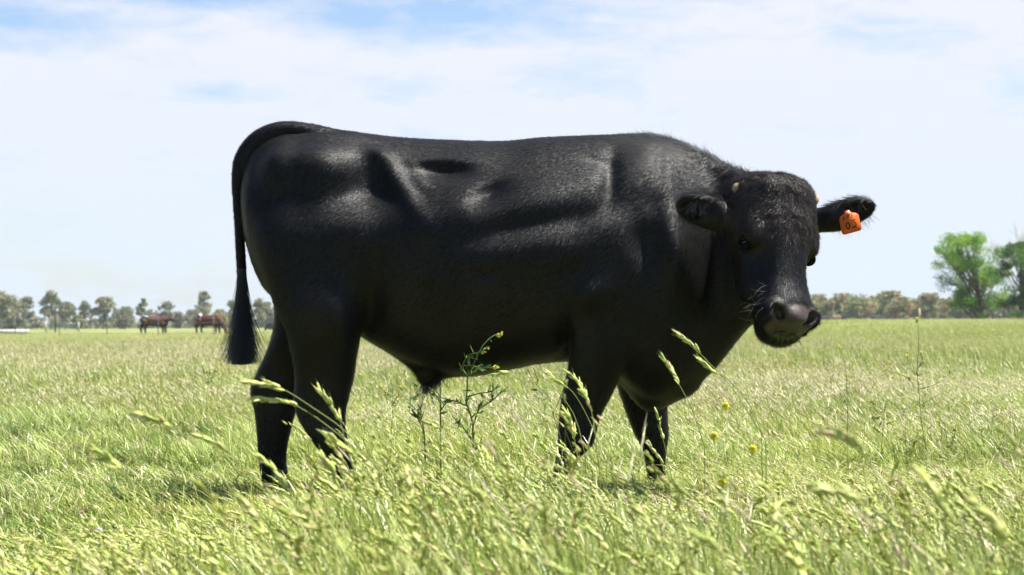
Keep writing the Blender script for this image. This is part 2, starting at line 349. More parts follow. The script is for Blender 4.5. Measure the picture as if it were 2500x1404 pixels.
for (u, v, ru, rv, an, mm) in REL:
    c = Q(u, v, nearY); sx = ru * nearY / F; sz = rv * nearY / F; M_ = 2.6 * max(sx, sz)
    sl, X, Y, Z = B.sub((c[0] - M_, 6.3, c[2] - M_), (c[0] + M_, 7.4, c[2] + M_))
    a = R(-an); dx = X - c[0]; dz = Z - c[2]; p1 = dx * math.cos(a) + dz * math.sin(a); p2 = -dx * math.sin(a) + dz * math.cos(a)
    g = np.exp(-(p1 / sx) ** 2 * 0.8 - (p2 / sz) ** 2 * 0.8)
    side = sstep(np.abs(Y - 6.98), 0.06, 0.17)
    B.f[sl] -= (mm * 1e-3 * g * side).astype(np.float32)
# ---------------- head, in its own frame: s lateral (image right), q out of the forehead, r from poll to muzzle
PSI, TT, ROLL = R(28), R(21), R(10)
h = np.array([math.sin(PSI), -math.cos(PSI), 0]); zz = np.array([0, 0, 1.0])
aN = -zz * math.cos(TT) + h * math.sin(TT); nN = h * math.cos(TT) + zz * math.sin(TT); lN = np.cross(aN, nN)
if lN[0] < 0: lN = -lN
Rr = np.array(Matrix.Rotation(ROLL, 3, Vector(h)))          # roll about the heading
cand = Rr @ lN
if cand[2] > lN[2]: Rr = Rr.T
lN, nN, aN = Rr @ lN, Rr @ nN, Rr @ aN
HO = Q(1908, 437, 6.60)
def hp(s, q, r): return HO + lN * s + nN * q + aN * r
HT = np.array([  # r, dorsal q, ventral q, half width
 (-.024, -.06, -.10, .07), (-.014, -.02, -.13, .112), (.000, .006, -.16, .134), (.03, .030, -.18, .148), (.07, .046, -.205, .151), (.12, .050, -.225, .150), (.17, .046, -.24, .143), (.22, .038, -.245, .130),
 (.27, .029, -.235, .113), (.32, .022, -.212, .101), (.37, .018, -.185, .094), (.41, .020, -.160, .093), (.44, .024, -.150, .095), (.47, .023, -.144, .097), (.495, .012, -.142, .095), (.516, -.006, -.136, .088), (.533, -.036, -.122, .066)])
c0 = hp(0, -.08, .25); sl, X, Y, Z = B.sub(c0 - .42, c0 + .42)
dx, dy, dz = X - HO[0], Y - HO[1], Z - HO[2]
loc = lambda a: (dx * a[0] + dy * a[1] + dz * a[2])
s, qq, rr = loc(lN), loc(nN), loc(aN)
tb = cr(rr.ravel(), HT); qt, qb, hw = [tb[:, i].reshape(rr.shape).astype(np.float32) for i in range(3)]
Hh = (qt - qb) / 2; tz = (qq - (qt + qb) / 2) / Hh
wm = np.where(tz > 0, 1 - 0.10 * np.clip(tz, 0, 1) ** 2, 1 - 0.34 * np.clip(-tz, 0, 1.2) * sstep(rr, .0, .15) * (1 - 0.5 * sstep(rr, .38, .46)))
p = 2.5
r_ = (np.abs(s / (hw * wm)) ** p + np.abs(tz) ** p) ** (1 / p); d = (r_ - 1) * np.minimum(Hh, hw)
d = np.maximum(d, np.maximum(-.024 - rr, rr - .535))
B.union(sl, d.astype(np.float32), .035)
for sg in (-1, 1):
    B.ell(hp(sg * .112, -.030, .200), [lN, nN, aN], (.024, .030, .05), .04)           # brow
    B.ell(hp(sg * .138, -.060, .238), [lN, nN, aN], (.026, .024, .030), .014, carve=True)   # eye socket
    B.ell(hp(sg * .085, -.110, .335), [lN, nN, aN], (.030, .060, .085), .03)             # cheek
    B.ell(hp(sg * .098, -.020, .315), [lN, nN, aN], (.022, .030, .06), .03, carve=True)   # hollow before the eye
    B.ell(hp(sg * .072, -.014, .480), [lN, nN, aN], (.030, .034, .034), .02)             # nostril wing
    a_ = nN * .75 + lN * sg * .62; a_ /= np.linalg.norm(a_); b_ = np.cross(aN, a_)
    a2 = aN * math.cos(.5) + b_ * math.sin(.5) * sg
    B.ell(hp(sg * .063, .004, .494), [a_, np.cross(a2, a_), a2], (.040, .018, .027), .007, carve=True)  # nostril
B.ell(hp(0, .012, .50), [lN, nN, aN], (.040, .018, .030), .02)
B.ell(hp(-.005, -.095, .518), [lN, nN, aN], (.068, .045, .040), .02)                           # lower lip
B.ell(hp(0, .012, .045), [lN, nN, aN], (.10, .045, .045), .04)                               # poll hump
B.ell(hp(0, .062, .235), [lN, nN, aN], (.03, .018, .05), .02, carve=True)
for sg in (-1, 1):                                                                          # mouth line
    B.cone(hp(sg * .0, -.050, .546), hp(sg * .066, -.060, .49), .006, .005, .008, carve=True)
    B.cone(hp(sg * .066, -.060, .49), hp(sg * .082, -.078, .42), .005, .004, .008, carve=True)
# ears: flat leaf hollowed on the side that faces forward
def ear(base, tip, wide, face, bulge):
    base, tip = np.array(base), np.array(tip); L = np.linalg.norm(tip - base); ax = (tip - base) / L
    f = np.array(face, float); f -= ax * (f @ ax); f /= np.linalg.norm(f); w = np.cross(ax, f)
    c = (base + tip) / 2 + ax * L * .04
    B.ell(c, [ax, w, f], (L * .56, wide, .026), .012)
    B.ell(c + f * .024 + ax * .008, [ax, w, f], (L * .47, wide * .78, .034), .010, carve=True)
    B.cone(base - ax * .05, base + ax * .035, .036, .03, .035)
    return c, ax, w, f, L
EARL = ear(Q(1784, 530, 6.58), Q(1664, 500, 6.55), .054, (-.25, -1, -.25), 0)
EARR = ear(Q(2006, 540, 6.74), Q(2126, 502, 6.71), .046, (.25, -1, -.15), 0)
B.ell(EARL[0] - EARL[2] * 0 + np.array([.03, 0, -.028]), [EARL[1], EARL[2], EARL[3]], (.05, .034, .018), .02)
B.ell(EARR[0] + np.array([-.03, 0, -.022]), [EARR[1], EARR[2], EARR[3]], (.06, .034, .018), .02)
bV, bQ = B.surface(); del B.f
# orientation check and a light smooth
def vnormals(V, Qd):
    n = np.cross(V[Qd[:, 2]] - V[Qd[:, 0]], V[Qd[:, 3]] - V[Qd[:, 1]]); N = np.zeros_like(V)
    for k in range(4):
        for a in range(3): N[:, a] += np.bincount(Qd[:, k], n[:, a], len(V))
    return N / (np.linalg.norm(N, axis=1)[:, None] + 1e-12), n
def smooth(V, Qd, it=2, lam=0.5):
    for _ in range(it):
        A = np.zeros_like(V); C = np.zeros(len(V))
        for a, b in ((0, 1), (1, 2), (2, 3), (3, 0)):
            for x, y in ((a, b), (b, a)):
                C += np.bincount(Qd[:, x], minlength=len(V))
                for k in range(3): A[:, k] += np.bincount(Qd[:, x], V[Qd[:, y], k], len(V))
        V = V * (1 - lam) + lam * A / np.maximum(C, 1)[:, None]
    return V
cV = bV[bQ].mean(1); nn = np.cross(bV[bQ[:, 2]] - bV[bQ[:, 0]], bV[bQ[:, 3]] - bV[bQ[:, 1]])
if (cV * nn).sum() < 0: bQ = bQ[:, ::-1].copy()
bV = smooth(bV, bQ, 3, .5)
bN, fN = vnormals(bV, bQ)
rel = bV - HO; ls, lq, lr = rel @ lN, rel @ nN, rel @ aN
head = sstep(lr, -.06, 0) * (np.abs(ls) < .2) * (lr < .6) * (lq > -.30) * (np.linalg.norm(rel, axis=1) < .62)
edge = .452 + .022 * (vnoise(bV, 3, 60) - .5) - .02 * sstep(np.abs(ls), .03, .08) * 0
muz = head * sstep(lr, edge - .006, edge + .012) * sstep(lq, -.085, -.06) * sstep(np.abs(ls), .092, .080)
def skinmat():
    m = bpy.data.materials.new('bull_hide'); m.use_nodes = True; t = NT(m.node_tree)
    s = t.add('ShaderNodeAttribute', _attribute_name='skin').outputs['Fac']
    pos = t.add('ShaderNodeNewGeometry').outputs['Position']
    n = t.noise(pos, 70, 4, .6); v = t.n.new('ShaderNodeTexVoronoi'); v.inputs['Scale'].default_value = 260; t.l.new(pos, v.inputs['Vector'])
    nose = t.mix(n, (0.018, 0.013, 0.0115), (0.070, 0.051, 0.044))
    c = t.mix(s, (0.002, 0.002, 0.002), nose)
    p = t.add('ShaderNodeBsdfPrincipled'); t.l.new(c, p.inputs['Base Color'])
    t.l.new(t.math('SUBTRACT', 0.62, t.math('MULTIPLY', s, 0.24)), p.inputs['Roughness'])
    t.l.new(t.math('ADD', 0.12, t.math('MULTIPLY', s, 0.22)), p.inputs['Specular IOR Level'])
    b = t.n.new('ShaderNodeBump'); b.inputs['Strength'].default_value = .4; b.inputs['Distance'].default_value = .0022
    t.l.new(t.math('MULTIPLY', v.outputs[0], s), b.inputs['Height']); t.l.new(b.outputs[0], p.inputs['Normal'])
    t.l.new(p.outputs[0], t.add('ShaderNodeOutputMaterial').inputs[0]); return m
bull = mesh('bull', bV, bQ, skinmat(), smooth=True, skin=muz)
tag(bull, 'large black bull standing side-on in the grass, head turned to the camera, orange ear tag', 'bull')

def hairmat(name, col, rough=.42, rr=.35):
    m = bpy.data.materials.new(name); m.use_nodes = True; t = NT(m.node_tree)
    n = t.n.new('ShaderNodeBsdfHairPrincipled'); n.model = 'CHIANG'; n.parametrization = 'COLOR'
    c = t.add('ShaderNodeAttribute', _attribute_name='tint').outputs['Color']
    t.l.new(c, n.inputs['Color'])
    n.inputs['Roughness'].default_value = rough; n.inputs['Radial Roughness'].default_value = rr
    t.l.new(n.outputs[0], t.add('ShaderNodeOutputMaterial').inputs[0]); return m
HAIR = hairmat('black_coat', None)
COAT = bpy.data.materials.new('glossy_black_coat'); COAT.use_nodes = True; t = NT(COAT.node_tree)
c = t.add('ShaderNodeAttribute', _attribute_name='tint').outputs['Color']; nv = t.add('ShaderNodeAttribute', _attribute_name='nrm').outputs['Vector']
p_ = t.add('ShaderNodeBsdfPrincipled', Roughness=.50); t.l.new(c, p_.inputs['Base Color']); t.l.new(nv, p_.inputs['Normal']); p_.inputs['Specular IOR Level'].default_value = .36
t.l.new(p_.outputs[0], t.add('ShaderNodeOutputMaterial').inputs[0])
def hair(name, roots, dirs, L, lift, rad, parent, tint, npt=4, curl=0.0, grav=0.0, mat=HAIR, nrmv=None):
    n = len(roots); c = bpy.data.hair_curves.new(name); c.add_curves([npt] * n); tt_ = np.linspace(0, 1, npt)
    pos = np.empty((n, npt, 3), np.float32); L = np.asarray(L)
    side = rng.normal(size=(n, 3)); side -= dirs * (side * dirs).sum(1)[:, None]
    for i, a in enumerate(tt_):
        pos[:, i] = roots + dirs * (L * a)[:, None] + lift * (L * (a - .45 * a * a))[:, None] + side * (curl * L * a * a)[:, None]
        pos[:, i, 2] -= grav * L * a * a
    c.attributes['position'].data.foreach_set('vector', pos.ravel())
    rd = c.attributes.get('radius') or c.attributes.new('radius', 'FLOAT', 'POINT')
    rd.data.foreach_set('value', (np.asarray(rad).reshape(-1, 1) * (1 - .75 * tt_[None, :] ** 1.5) * np.ones((n, 1))).astype(np.float32).ravel())
    tn = c.attributes.new('tint', 'FLOAT_COLOR', 'CURVE'); cc = np.ones((n, 4), np.float32); cc[:, :3] = tint; tn.data.foreach_set('color', cc.ravel())
    if nrmv is not None: nv = c.attributes.new('nrm', 'FLOAT_VECTOR', 'CURVE'); nv.data.foreach_set('vector', np.asarray(nrmv, np.float32).ravel())
    c.materials.append(mat); o = bpy.data.objects.new(name, c); COL.objects.link(o); o.parent = parent; return o
# ---- short coat
def sample(n, w):
    ar = np.linalg.norm(fN, axis=1) / 2 * w; f = rng.choice(len(bQ), n, p=ar / ar.sum()); a, b = rng.random(n), rng.random(n)
    qv = bQ[f]; ww = np.stack([(1 - a) * (1 - b), a * (1 - b), a * b, (1 - a) * b], 1)
    return (bV[qv] * ww[..., None]).sum(1), (lambda N: N / np.linalg.norm(N, axis=1)[:, None])((bN[qv] * ww[..., None]).sum(1)), (muz[qv] * ww).sum(1)
vis = sstep(-(fN[:, 1]) / (np.linalg.norm(fN, axis=1) + 1e-9), -.75, .1) * .9 + .12     # denser where it was photographed, sparse elsewhere
fm = muz[bQ].mean(1); cz = cV[:, 2] if False else bV[bQ].mean(1)[:, 2]
hd = head[bQ].mean(1)
roots, nrm, mz = sample(520000, vis * (1 - fm) * (1 + 1.2 * hd) * (.35 + .65 * sstep(cz, .15, .4)))
keep = mz < .25; roots, nrm = roots[keep], nrm[keep]
rel = roots - HO; ls, lq, lr = rel @ lN, rel @ nN, rel @ aN
hm = sstep(lr, -.05, .02) * (np.abs(ls) < .17) * (lr < .6) * (lq > -.20) * (np.linalg.norm(rel, axis=1) < .62)
n1 = vnoise(roots, 11, 9.0); n2 = vnoise(roots, 12, 9.0); n3 = vnoise(roots, 13, 55.0); n4 = vnoise(roots, 14, 48.0)
base = np.stack([-.75 + .5 * (n1 - .5) + .28 * (n3 - .5), -.25 + .5 * (n4 - .5), -.75 + .7 * (n2 - .5) + .2 * (n4 - .5)], 1)
low = sstep(roots[:, 2], .55, .3)[:, None]; base = base * (1 - low) + low * np.array([-.1, 0, -1.0])
face = np.stack([np.zeros(len(roots))] * 3, 1) + aN * .75 + lN * (np.sign(ls) * np.clip(np.abs(ls) / .08, 0, 1) * .75)[:, None] - aN * (sstep(lr, .34, .2) * .1)[:, None]
fo_ = sstep(lr, .30, .16); face = face + lN * ((.8 + 2.2 * fo_) * (n3 - .5))[:, None] + aN * ((.6 + 1.8 * fo_) * (n4 - .5))[:, None]
base = base * (1 - hm[:, None]) + face * hm[:, None]
base += rng.normal(size=base.shape) * .13
dr = base - nrm * (base * nrm).sum(1)[:, None]; dr /= np.linalg.norm(dr, axis=1)[:, None] + 1e-6
crest = sstep(roots[:, 0], .35, .6) * sstep(nrm[:, 2], .3, .9) * (1 - hm) * (roots[:, 2] > .95)
fore = hm * sstep(lr, .30, .18)
L = .010 + .007 * rng.random(len(roots)) + .007 * fore + .030 * crest * rng.random(len(roots)) + .010 * sstep(roots[:, 2], .9, .6) * (roots[:, 2] > .4)
liftm = .10 + .12 * rng.random(len(roots)) + .20 * fore + .35 * crest
brown = (fore * 1.0 + .32 * sstep(n2, .4, .8) * sstep(roots[:, 2], 1.05, .7) * sstep(roots[:, 0], .45, .3) + .3 * low[:, 0])[:, None] * rng.random((len(roots), 1))
tint = np.array([.0062, .0060, .0061]) * (1 - brown) + np.array([.072, .050, .041]) * brown  # brown hair; on the forehead also sunlit brightness painted into the tint
hn = nrm + rng.normal(size=nrm.shape) * (.085 + .12 * fore)[:, None] + dr * (.10 * rng.normal(size=(len(roots), 1))); hn /= np.linalg.norm(hn, axis=1)[:, None]
hair('coat', roots, dr, L, nrm * liftm[:, None], np.full(len(roots), .00038) + .0001 * fore, bull, tint, 4, .16, 0, COAT, hn)
# ---- tail switch
n = 5200; a = rng.random(n); ph = rng.random(n) * 2 * math.pi
ctr = P(np.interp(a, [0, 1], [591, 588]), np.interp(a, [0, 1], [655, 850]), 6.975)
rt_ = np.stack([np.cos(ph), np.sin(ph), 0 * ph], 1); rr0 = .013 * (1 - .3 * a)
L = np.interp(a, [0, 1], [.15, .06]) + np.clip(rng.normal(size=n), -1.2, 1.4) * .02
endz = P(np.array(588.), np.array(890.), 7.0)[2]; L = np.minimum(.30, (ctr[:, 2] - endz)) * (1 - .22 * rng.random(n) ** 2)
spread = .045 * np.sin(np.clip(a, 0, 1) * math.pi * .5 + .3)
dd = np.stack([rt_[:, 0] * spread * 2.7 * .32, rt_[:, 1] * spread * .5, -np.ones(n)], 1) + rng.normal(size=(n, 3)) * np.array([.05, .04, 0]); dd /= np.linalg.norm(dd, axis=1)[:, None]
pull = -rt_ * .10
o = hair('tail_switch', ctr + rt_ * rr0[:, None], dd, L, pull * 0, np.full(n, .0006), bull, np.array([.0012, .0012, .0013]), 6, .10, 0)
# ---- belly tuft, crest hairs, ear hair, whiskers, lashes
def tuft(name, pts, dirs, L, rad, curl, grav, tint, npt=5):
    pts = np.asarray(pts); dirs = np.asarray(dirs, float); dirs /= np.linalg.norm(dirs, axis=1)[:, None]
    return hair(name, pts, dirs, L, dirs * 0, np.full(len(pts), rad), bull, tint, npt, curl, grav)
n = 420; u = rng.random(n); tuft('belly_tuft', P(1034 + 46 * u, 934 - 22 * u, 6.98) + rng.normal(size=(n, 3)) * .006, np.stack([.25 * (u - .4) + rng.normal(size=n) * .12, rng.normal(size=n) * .15, -np.ones(n)], 1), (.035 + .03 * rng.random(n)) * (1 - .5 * u) + np.where(rng.random(n) < .2, .07, 0) * (u < .35), .0008, .3, 0, np.array([.0015, .0015, .0015]))
n = 420; u = 1560 + 285 * rng.random(n); vt = np.interp(u, TOR[:, 0], TOR[:, 1]) + 5; tuft('crest_hair', P(u, vt, np.interp(u, TOR[:, 0], TOR[:, 4])) + rng.normal(size=(n, 3)) * np.array([.004, .02, .003]), np.stack([-.9 + rng.normal(size=n) * .35, rng.normal(size=n) * .3, .55 + .35 * rng.random(n)], 1), .025 + .035 * rng.random(n), .00045, .35, .35, np.array([.012, .012, .013]))
def earhair(E, n, wide):
    c, ax, w, f, L0 = E; a = rng.random(n) * 2 - 1; b = rng.random(n) * 2 - 1
    up_ = w if w[2] > 0 else -w
    pts = c + ax * (a * L0 * .40 - .01)[:, None] + up_ * (wide * (.35 + .45 * rng.random(n)) * (1 - .5 * a * a))[:, None] + f * .010
    d = -up_ * .9 + ax * .35 * rng.choice([1, .2, -.3], n)[:, None] + f * .25 + rng.normal(size=(n, 3)) * .18
    pt2 = c + ax * (a * L0 * .45)[:, None] - up_ * (wide * .92 * np.sqrt(1 - .8 * a * a))[:, None]; d2 = -up_ + ax * .2 + rng.normal(size=(n, 3)) * .25
    return np.vstack([pts, pt2]), np.vstack([d, d2])
pe, de = earhair(EARL, 220, .05); pf, df = earhair(EARR, 60, .046)
pe = np.vstack([pe, pf]); de = np.vstack([de, df]); tuft('ear_hair', pe, de, .018 + .026 * rng.random(len(pe)), .0006, .3, .2, np.array([.010, .008, .008]))
n = 34; sg = np.where(rng.random(n) < .7, -1, 1); q_ = -.02 - .10 * rng.random(n); r_ = .38 + .12 * rng.random(n)
pw = HO + lN * (sg * .082)[:, None] + nN * q_[:, None] + aN * r_[:, None]
tuft('whiskers', pw, lN * sg[:, None] + aN * .35 - nN * .1 + rng.normal(size=(n, 3)) * .2, .03 + .04 * rng.random(n), .00045, .35, .25, np.array([.05, .045, .042]))
# ---- eyes, horn stubs, hooves
eyem = attr_mat('wet_eye', .06, 0, .8); hornm = attr_mat('horn', .5, 0, .4, vary=.25, vscale=90)
def uv(c, M, r, nu=20, nv=12):
    th = np.linspace(0, math.pi, nv); ph = np.arange(nu) * 2 * math.pi / nu
    p = np.stack([np.outer(np.sin(th), np.cos(ph)), np.outer(np.sin(th), np.sin(ph)), np.outer(np.cos(th), np.ones(nu))], -1).reshape(-1, 3)
    V = np.array(c) + (p * np.array(r)) @ np.array(M); i = np.arange(nv - 1)[:, None] * nu; j = np.arange(nu)[None]; j2 = (j + 1) % nu
    return V, np.stack([i + j, i + nu + j, i + nu + j2, i + j2], -1).reshape(-1, 4)
for sg in (-1, 1):
    b = MB(); ec = hp(sg * .122, -.058, .238); V, Qd = uv(ec, [lN, nN, aN], (.017, .019, .020))
    b.add(V, Qd, (.006, .005, .005)); b.build('eye', eyem, bull, True)
    b = MB()
    for ww, k in ((.022, -1), (.020, 1)):                           # lids: soft rolls above and below the eyeball
        pts = [hp(sg * (.127 + .010 * math.cos(x)), -.058 + .026 * math.sin(x), .238 + k * .016 * math.cos(x)) for x in np.linspace(-1.5, 1.5, 9)]
        b.tube(pts, [.004, .007, .009, .0105, .011, .0105, .009, .007, .004], 8, (.004, .0035, .0035))
    b.build('eyelid', attr_mat('lid', .8, 0, .1), bull, True)
    b = MB(); a0, a1 = (hp(-.128, -.053, .048), hp(-.156, -.061, .032)) if sg < 0 else (hp(.124, -.022, .042), hp(.160, -.018, .030)); n_ = 7
    pts = [a0 + (a1 - a0) * x for x in np.linspace(0, 1, n_)]
    b.tube(pts, [.020, .021, .022, .022, .020, .016, .008], 16, (.34, .23, .14)); b.build('horn_stub', hornm, bull, True)
hoofm = attr_mat('hoof', .45, 0, .4, vary=.3, vscale=40)
for (u, v, y, l) in ((888, 1252, 6.83, .05), (686, 1223, 7.19, .05), (1349, 1256, 6.80, .05), (1618, 1227, 7.13, .05)):
    b = MB(); c = Q(u, v, y); c[2] = 0
    for sy in (-1, 1):                                              # cloven: two claws
        V, Qd = uv((c[0] + .008, c[1] + sy * .024, .028), np.eye(3), (.058, .022, .034)); V[:, 2] = np.maximum(V[:, 2], .002); b.add(V, Qd, (.045, .036, .030))
    b.build('hoof', hoofm, bull, True)
# ---- ear tag
tagm = attr_mat('orange_plastic', .45, .12, .35, vary=.05, vscale=30)
inkm = attr_mat('black_ink', .6, 0, .2)
TP = lambda x, y: (x, y)
outline = [(-.5, -.42), (-.42, -.5), (.42, -.5), (.5, -.42), (.5, .26), (.40, .36), (.16, .46), (.08, .58), (-.12, .58), (-.18, .46), (-.42, .36), (-.5, .24)]
tc_ = Q(2075, 543, 6.635); ang = R(15); tw, thh = 50 * 6.65 / F, 52 * 6.65 / F
ex = np.array([math.cos(ang), .12, math.sin(ang)]); ex /= np.linalg.norm(ex); ez = np.array([-math.sin(ang), -.18, math.cos(ang)]); ez -= ex * (ez @ ex); ez /= np.linalg.norm(ez); ey = np.cross(ex, ez)
if ey[1] > 0: ey = -ey
T3 = lambda x, y, o=0: tc_ + ex * x * tw + ez * y * thh + ey * o
nO = len(outline); V = [T3(x, y, .0012) for x, y in outline] + [T3(x, y, -.0012) for x, y in outline]
Vb = np.array(V + [T3(0, 0, .0012), T3(0, 0, -.0012)]); a = np.arange(nO); a2 = (a + 1) % nO
b = MB(); b.add(Vb, np.vstack([np.stack([np.full(nO, 2 * nO), a, a2, a2], 1), np.stack([np.full(nO, 2 * nO + 1), nO + a2, nO + a, nO + a], 1), np.stack([a, nO + a, nO + a2, a2], 1)]), (.62, .125, .016))
tg = b.build('ear_tag', tagm, bull)
def strokes(name, lines, wdt, parent):
    b = MB()
    for ln in lines: b.tube([T3(x, y, .0016) for x, y in ln], wdt, 6, (.012, .008, .010))
    return b.build(name, inkm, parent)
arc = lambda cx, cy, rx, ry, a0, a1, n=12: [(cx + rx * math.cos(R(x)), cy + ry * math.sin(R(x))) for x in np.linspace(a0, a1, n)]
strokes('number_marking', [arc(-.14, -.13, .105, .155, 0, 360, 16), arc(-.14, -.13, .085, .14, 0, 360, 16), [(.08, .07), (.26, .09), (.17, -.03)], arc(.155, -.155, .125, .13, 75, -150, 12)], .0015, tg)
strokes('number_marking', [[(-.34, .26), (-.26, .34), (-.22, .30), (-.32, .16), (-.20, .17)], [(-.13, .16), (-.11, .34), (-.02, .17), (.0, .34)], [(.05, .34), (.04, .24), (.10, .18), (.15, .24), (.15, .36)]], .0010, tg)
b = MB(); V, Qd = uv(T3(0, .40, .003), [ex, ez, ey], (.006, .006, .003), 12, 6); b.add(V, Qd, (.6, .12, .015)); b.build('tag_button', tagm, tg, True)
# grass hanging from the lips
b = MB()
for i in range(34):
    s0 = rng.uniform(-.045, .05); p0 = hp(s0, -.052, .535 + .006 * rng.random()); dv = np.array([rng.normal() * .9, -.25, -.8 + rng.normal() * .6]); dv /= np.linalg.norm(dv); L_ = rng.uniform(.012, .042)
    b.tube([p0, p0 + dv * L_ * .5, p0 + dv * L_ + np.array([0, 0, -.004])], [.0011, .001, .0003], 4, [(.05, .11, .018), (.09, .15, .028), (.14, .15, .05)][i % 3])
gm = attr_mat('chewed_grass', .6, .2, .3)
tag(b.build('mouthful_of_grass', gm), 'short green grass blades sticking out of the lips of the black bull', 'grass mouthful')

# ================================================================== GROUND
def grid(x0, x1, y0, y1, nx, ny, yp=1.0):
    xs = np.linspace(x0, x1, nx); ys = y0 + (y1 - y0) * np.linspace(0, 1, ny) ** yp
    Xg, Yg = np.meshgrid(xs, ys, indexing='ij'); V = np.stack([Xg, Yg, ground_z(Xg, Yg)], -1).reshape(-1, 3)
    i = np.arange(nx - 1)[:, None] * ny; j = np.arange(ny - 1)[None]
    return V, np.stack([i + j, i + ny + j, i + ny + j + 1, i + j + 1], -1).reshape(-1, 4)
gmat = bpy.data.materials.new('meadow_ground'); gmat.use_nodes = True; t = NT(gmat.node_tree)
pos = t.add('ShaderNodeNewGeometry').outputs['Position']; sp = t.add('ShaderNodeSeparateXYZ', Vector=pos)
mpg = t.add('ShaderNodeMapping', Vector=pos); mpg.inputs['Scale'].default_value = (1, .35, 1)
a_ = t.ramp(t.noise(mpg.outputs[0], .12, 6, .65), [(.3, (.11, .14, .035)), (.5, (.17, .20, .06)), (.68, (.26, .23, .12))])
b_ = t.ramp(t.noise(pos, 14, 5, .7), [(.3, (.045, .05, .018)), (.7, (.13, .14, .045))])
far = t.math('MULTIPLY', t.math('SUBTRACT', sp.outputs[1], 12.0), .03, clamp=True)
c_ = t.mix(far, b_, a_)
p_ = t.add('ShaderNodeBsdfPrincipled', Roughness=.95); t.l.new(c_, p_.inputs['Base Color']); p_.inputs['Specular IOR Level'].default_value = .1
bm_ = t.add('ShaderNodeBump', Strength=.6, Distance=.03, Height=t.noise(pos, 25, 5, .7)); t.l.new(bm_.outputs[0], p_.inputs['Normal'])
t.l.new(p_.outputs[0], t.add('ShaderNodeOutputMaterial').inputs[0])
V, Qd = grid(-3000, 3000, -60, 5000, 241, 240, 2.2)
xs = np.unique(np.concatenate([np.linspace(-60, 60, 121), -np.geomspace(62, 3500, 40), np.geomspace(62, 3500, 40)])); ys = np.unique(np.concatenate([np.linspace(-40, 0, 5), np.linspace(0, 130, 131), np.geomspace(132, 5000, 50)]))
Xg, Yg = np.meshgrid(xs, ys, indexing='ij'); V = np.stack([Xg, Yg, ground_z(Xg, Yg)], -1).reshape(-1, 3); ny = len(ys)
i = np.arange(len(xs) - 1)[:, None] * ny; j = np.arange(ny - 1)[None]; Qd = np.stack([i + j, i + ny + j, i + ny + j + 1, i + j + 1], -1).reshape(-1, 4)
tag(mesh('ground', V, Qd, gmat, smooth=True), kind='structure')

# ================================================================== GRASS
grassm = bpy.data.materials.new('grass_blades'); grassm.use_nodes = True; t = NT(grassm.node_tree)
c = t.add('ShaderNodeAttribute', _attribute_name='col').outputs['Color']
rnd = t.add('ShaderNodeObjectInfo').outputs['Random']
pos = t.add('ShaderNodeNewGeometry').outputs['Position']
pm = t.add('ShaderNodeMapping', Vector=pos); pm.inputs['Scale'].default_value = (1, .6, .0)
pn = t.noise(pm.outputs[0], .55, 4, .6)
hs = t.n.new('ShaderNodeHueSaturation'); t.l.new(c, hs.inputs['Color'])
t.l.new(t.math('ADD', t.math('MULTIPLY', pn, .06), .47), hs.inputs['Hue'])
t.l.new(t.math('ADD', t.math('MULTIPLY', pn, -.5), 1.26), hs.inputs['Saturation'])
t.l.new(t.math('ADD', t.math('ADD', t.math('MULTIPLY', pn, .5), .64), t.math('MULTIPLY', rnd, .16)), hs.inputs['Value'])
d_ = t.add('ShaderNodeBsdfDiffuse', Color=hs.outputs[0]); tr = t.add('ShaderNodeBsdfTranslucent', Color=hs.outputs[0])
m1 = t.n.new('ShaderNodeMixShader'); m1.inputs[0].default_value = .32; t.l.new(d_.outputs[0], m1.inputs[1]); t.l.new(tr.outputs[0], m1.inputs[2])
gl = t.add('ShaderNodeBsdfGlossy', Roughness=.38); gl.inputs['Color'].default_value = (.9, .9, .85, 1)
m2 = t.n.new('ShaderNodeMixShader'); m2.inputs[0].default_value = .03; t.l.new(m1.outputs[0], m2.inputs[1]); t.l.new(gl.outputs[0], m2.inputs[2])
t.l.new(m2.outputs[0], t.add('ShaderNodeOutputMaterial').inputs[0])
GREEN = np.array([(.27, .35, .065), (.37, .42, .11), (.20, .29, .05), (.46, .47, .17), (.56, .52, .26)])
HEADC = np.array([(.54, .58, .18), (.60, .60, .24), (.44, .52, .12), (.64, .55, .32), (.56, .44, .29)])
CREAM = np.array([(.74, .68, .44), (.70, .64, .40), (.66, .64, .34), (.72, .60, .46), (.64, .52, .38)])
def jit(c, n, k=.10): return np.clip(c * (1 + rng.normal(size=(n, 1)) * k) * (1 + rng.normal(size=(n, 3)) * .04), 0, .95)
def strips(root, tip, bend, w, side, col, lv=4, tipcol=None):
    """n curved tapering strips; returns V, Q, C"""
    n = len(root); tt_ = np.linspace(0, 1, lv + 1); V = np.empty((n, lv + 1, 2, 3)); C = np.empty((n, lv + 1, 2, 3))
    for k, a in enumerate(tt_):
        c = root + (tip - root) * a + bend * (a * (1 - a) * 1.6)[None] if np.ndim(a) else root + (tip - root) * a + bend * (a * (1 - a) * 1.6)
        ww = (w * (1 - a ** 2.2) * (.6 + .4 * min(1, a * 4)))[:, None] * side
        V[:, k, 0] = c - ww; V[:, k, 1] = c + ww
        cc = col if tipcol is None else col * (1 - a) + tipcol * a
        C[:, k] = (cc * (.62 + .38 * a))[:, None, :]  # darker toward the root: shadow between the blades painted into the colour
    o = np.arange(n)[:, None] * (2 * (lv + 1)); k = np.arange(lv)[None] * 2
    Q = np.stack([o + k, o + k + 1, o + k + 3, o + k + 2], -1).reshape(-1, 4)
    return V.reshape(-1, 3), Q, C.reshape(-1, 3)
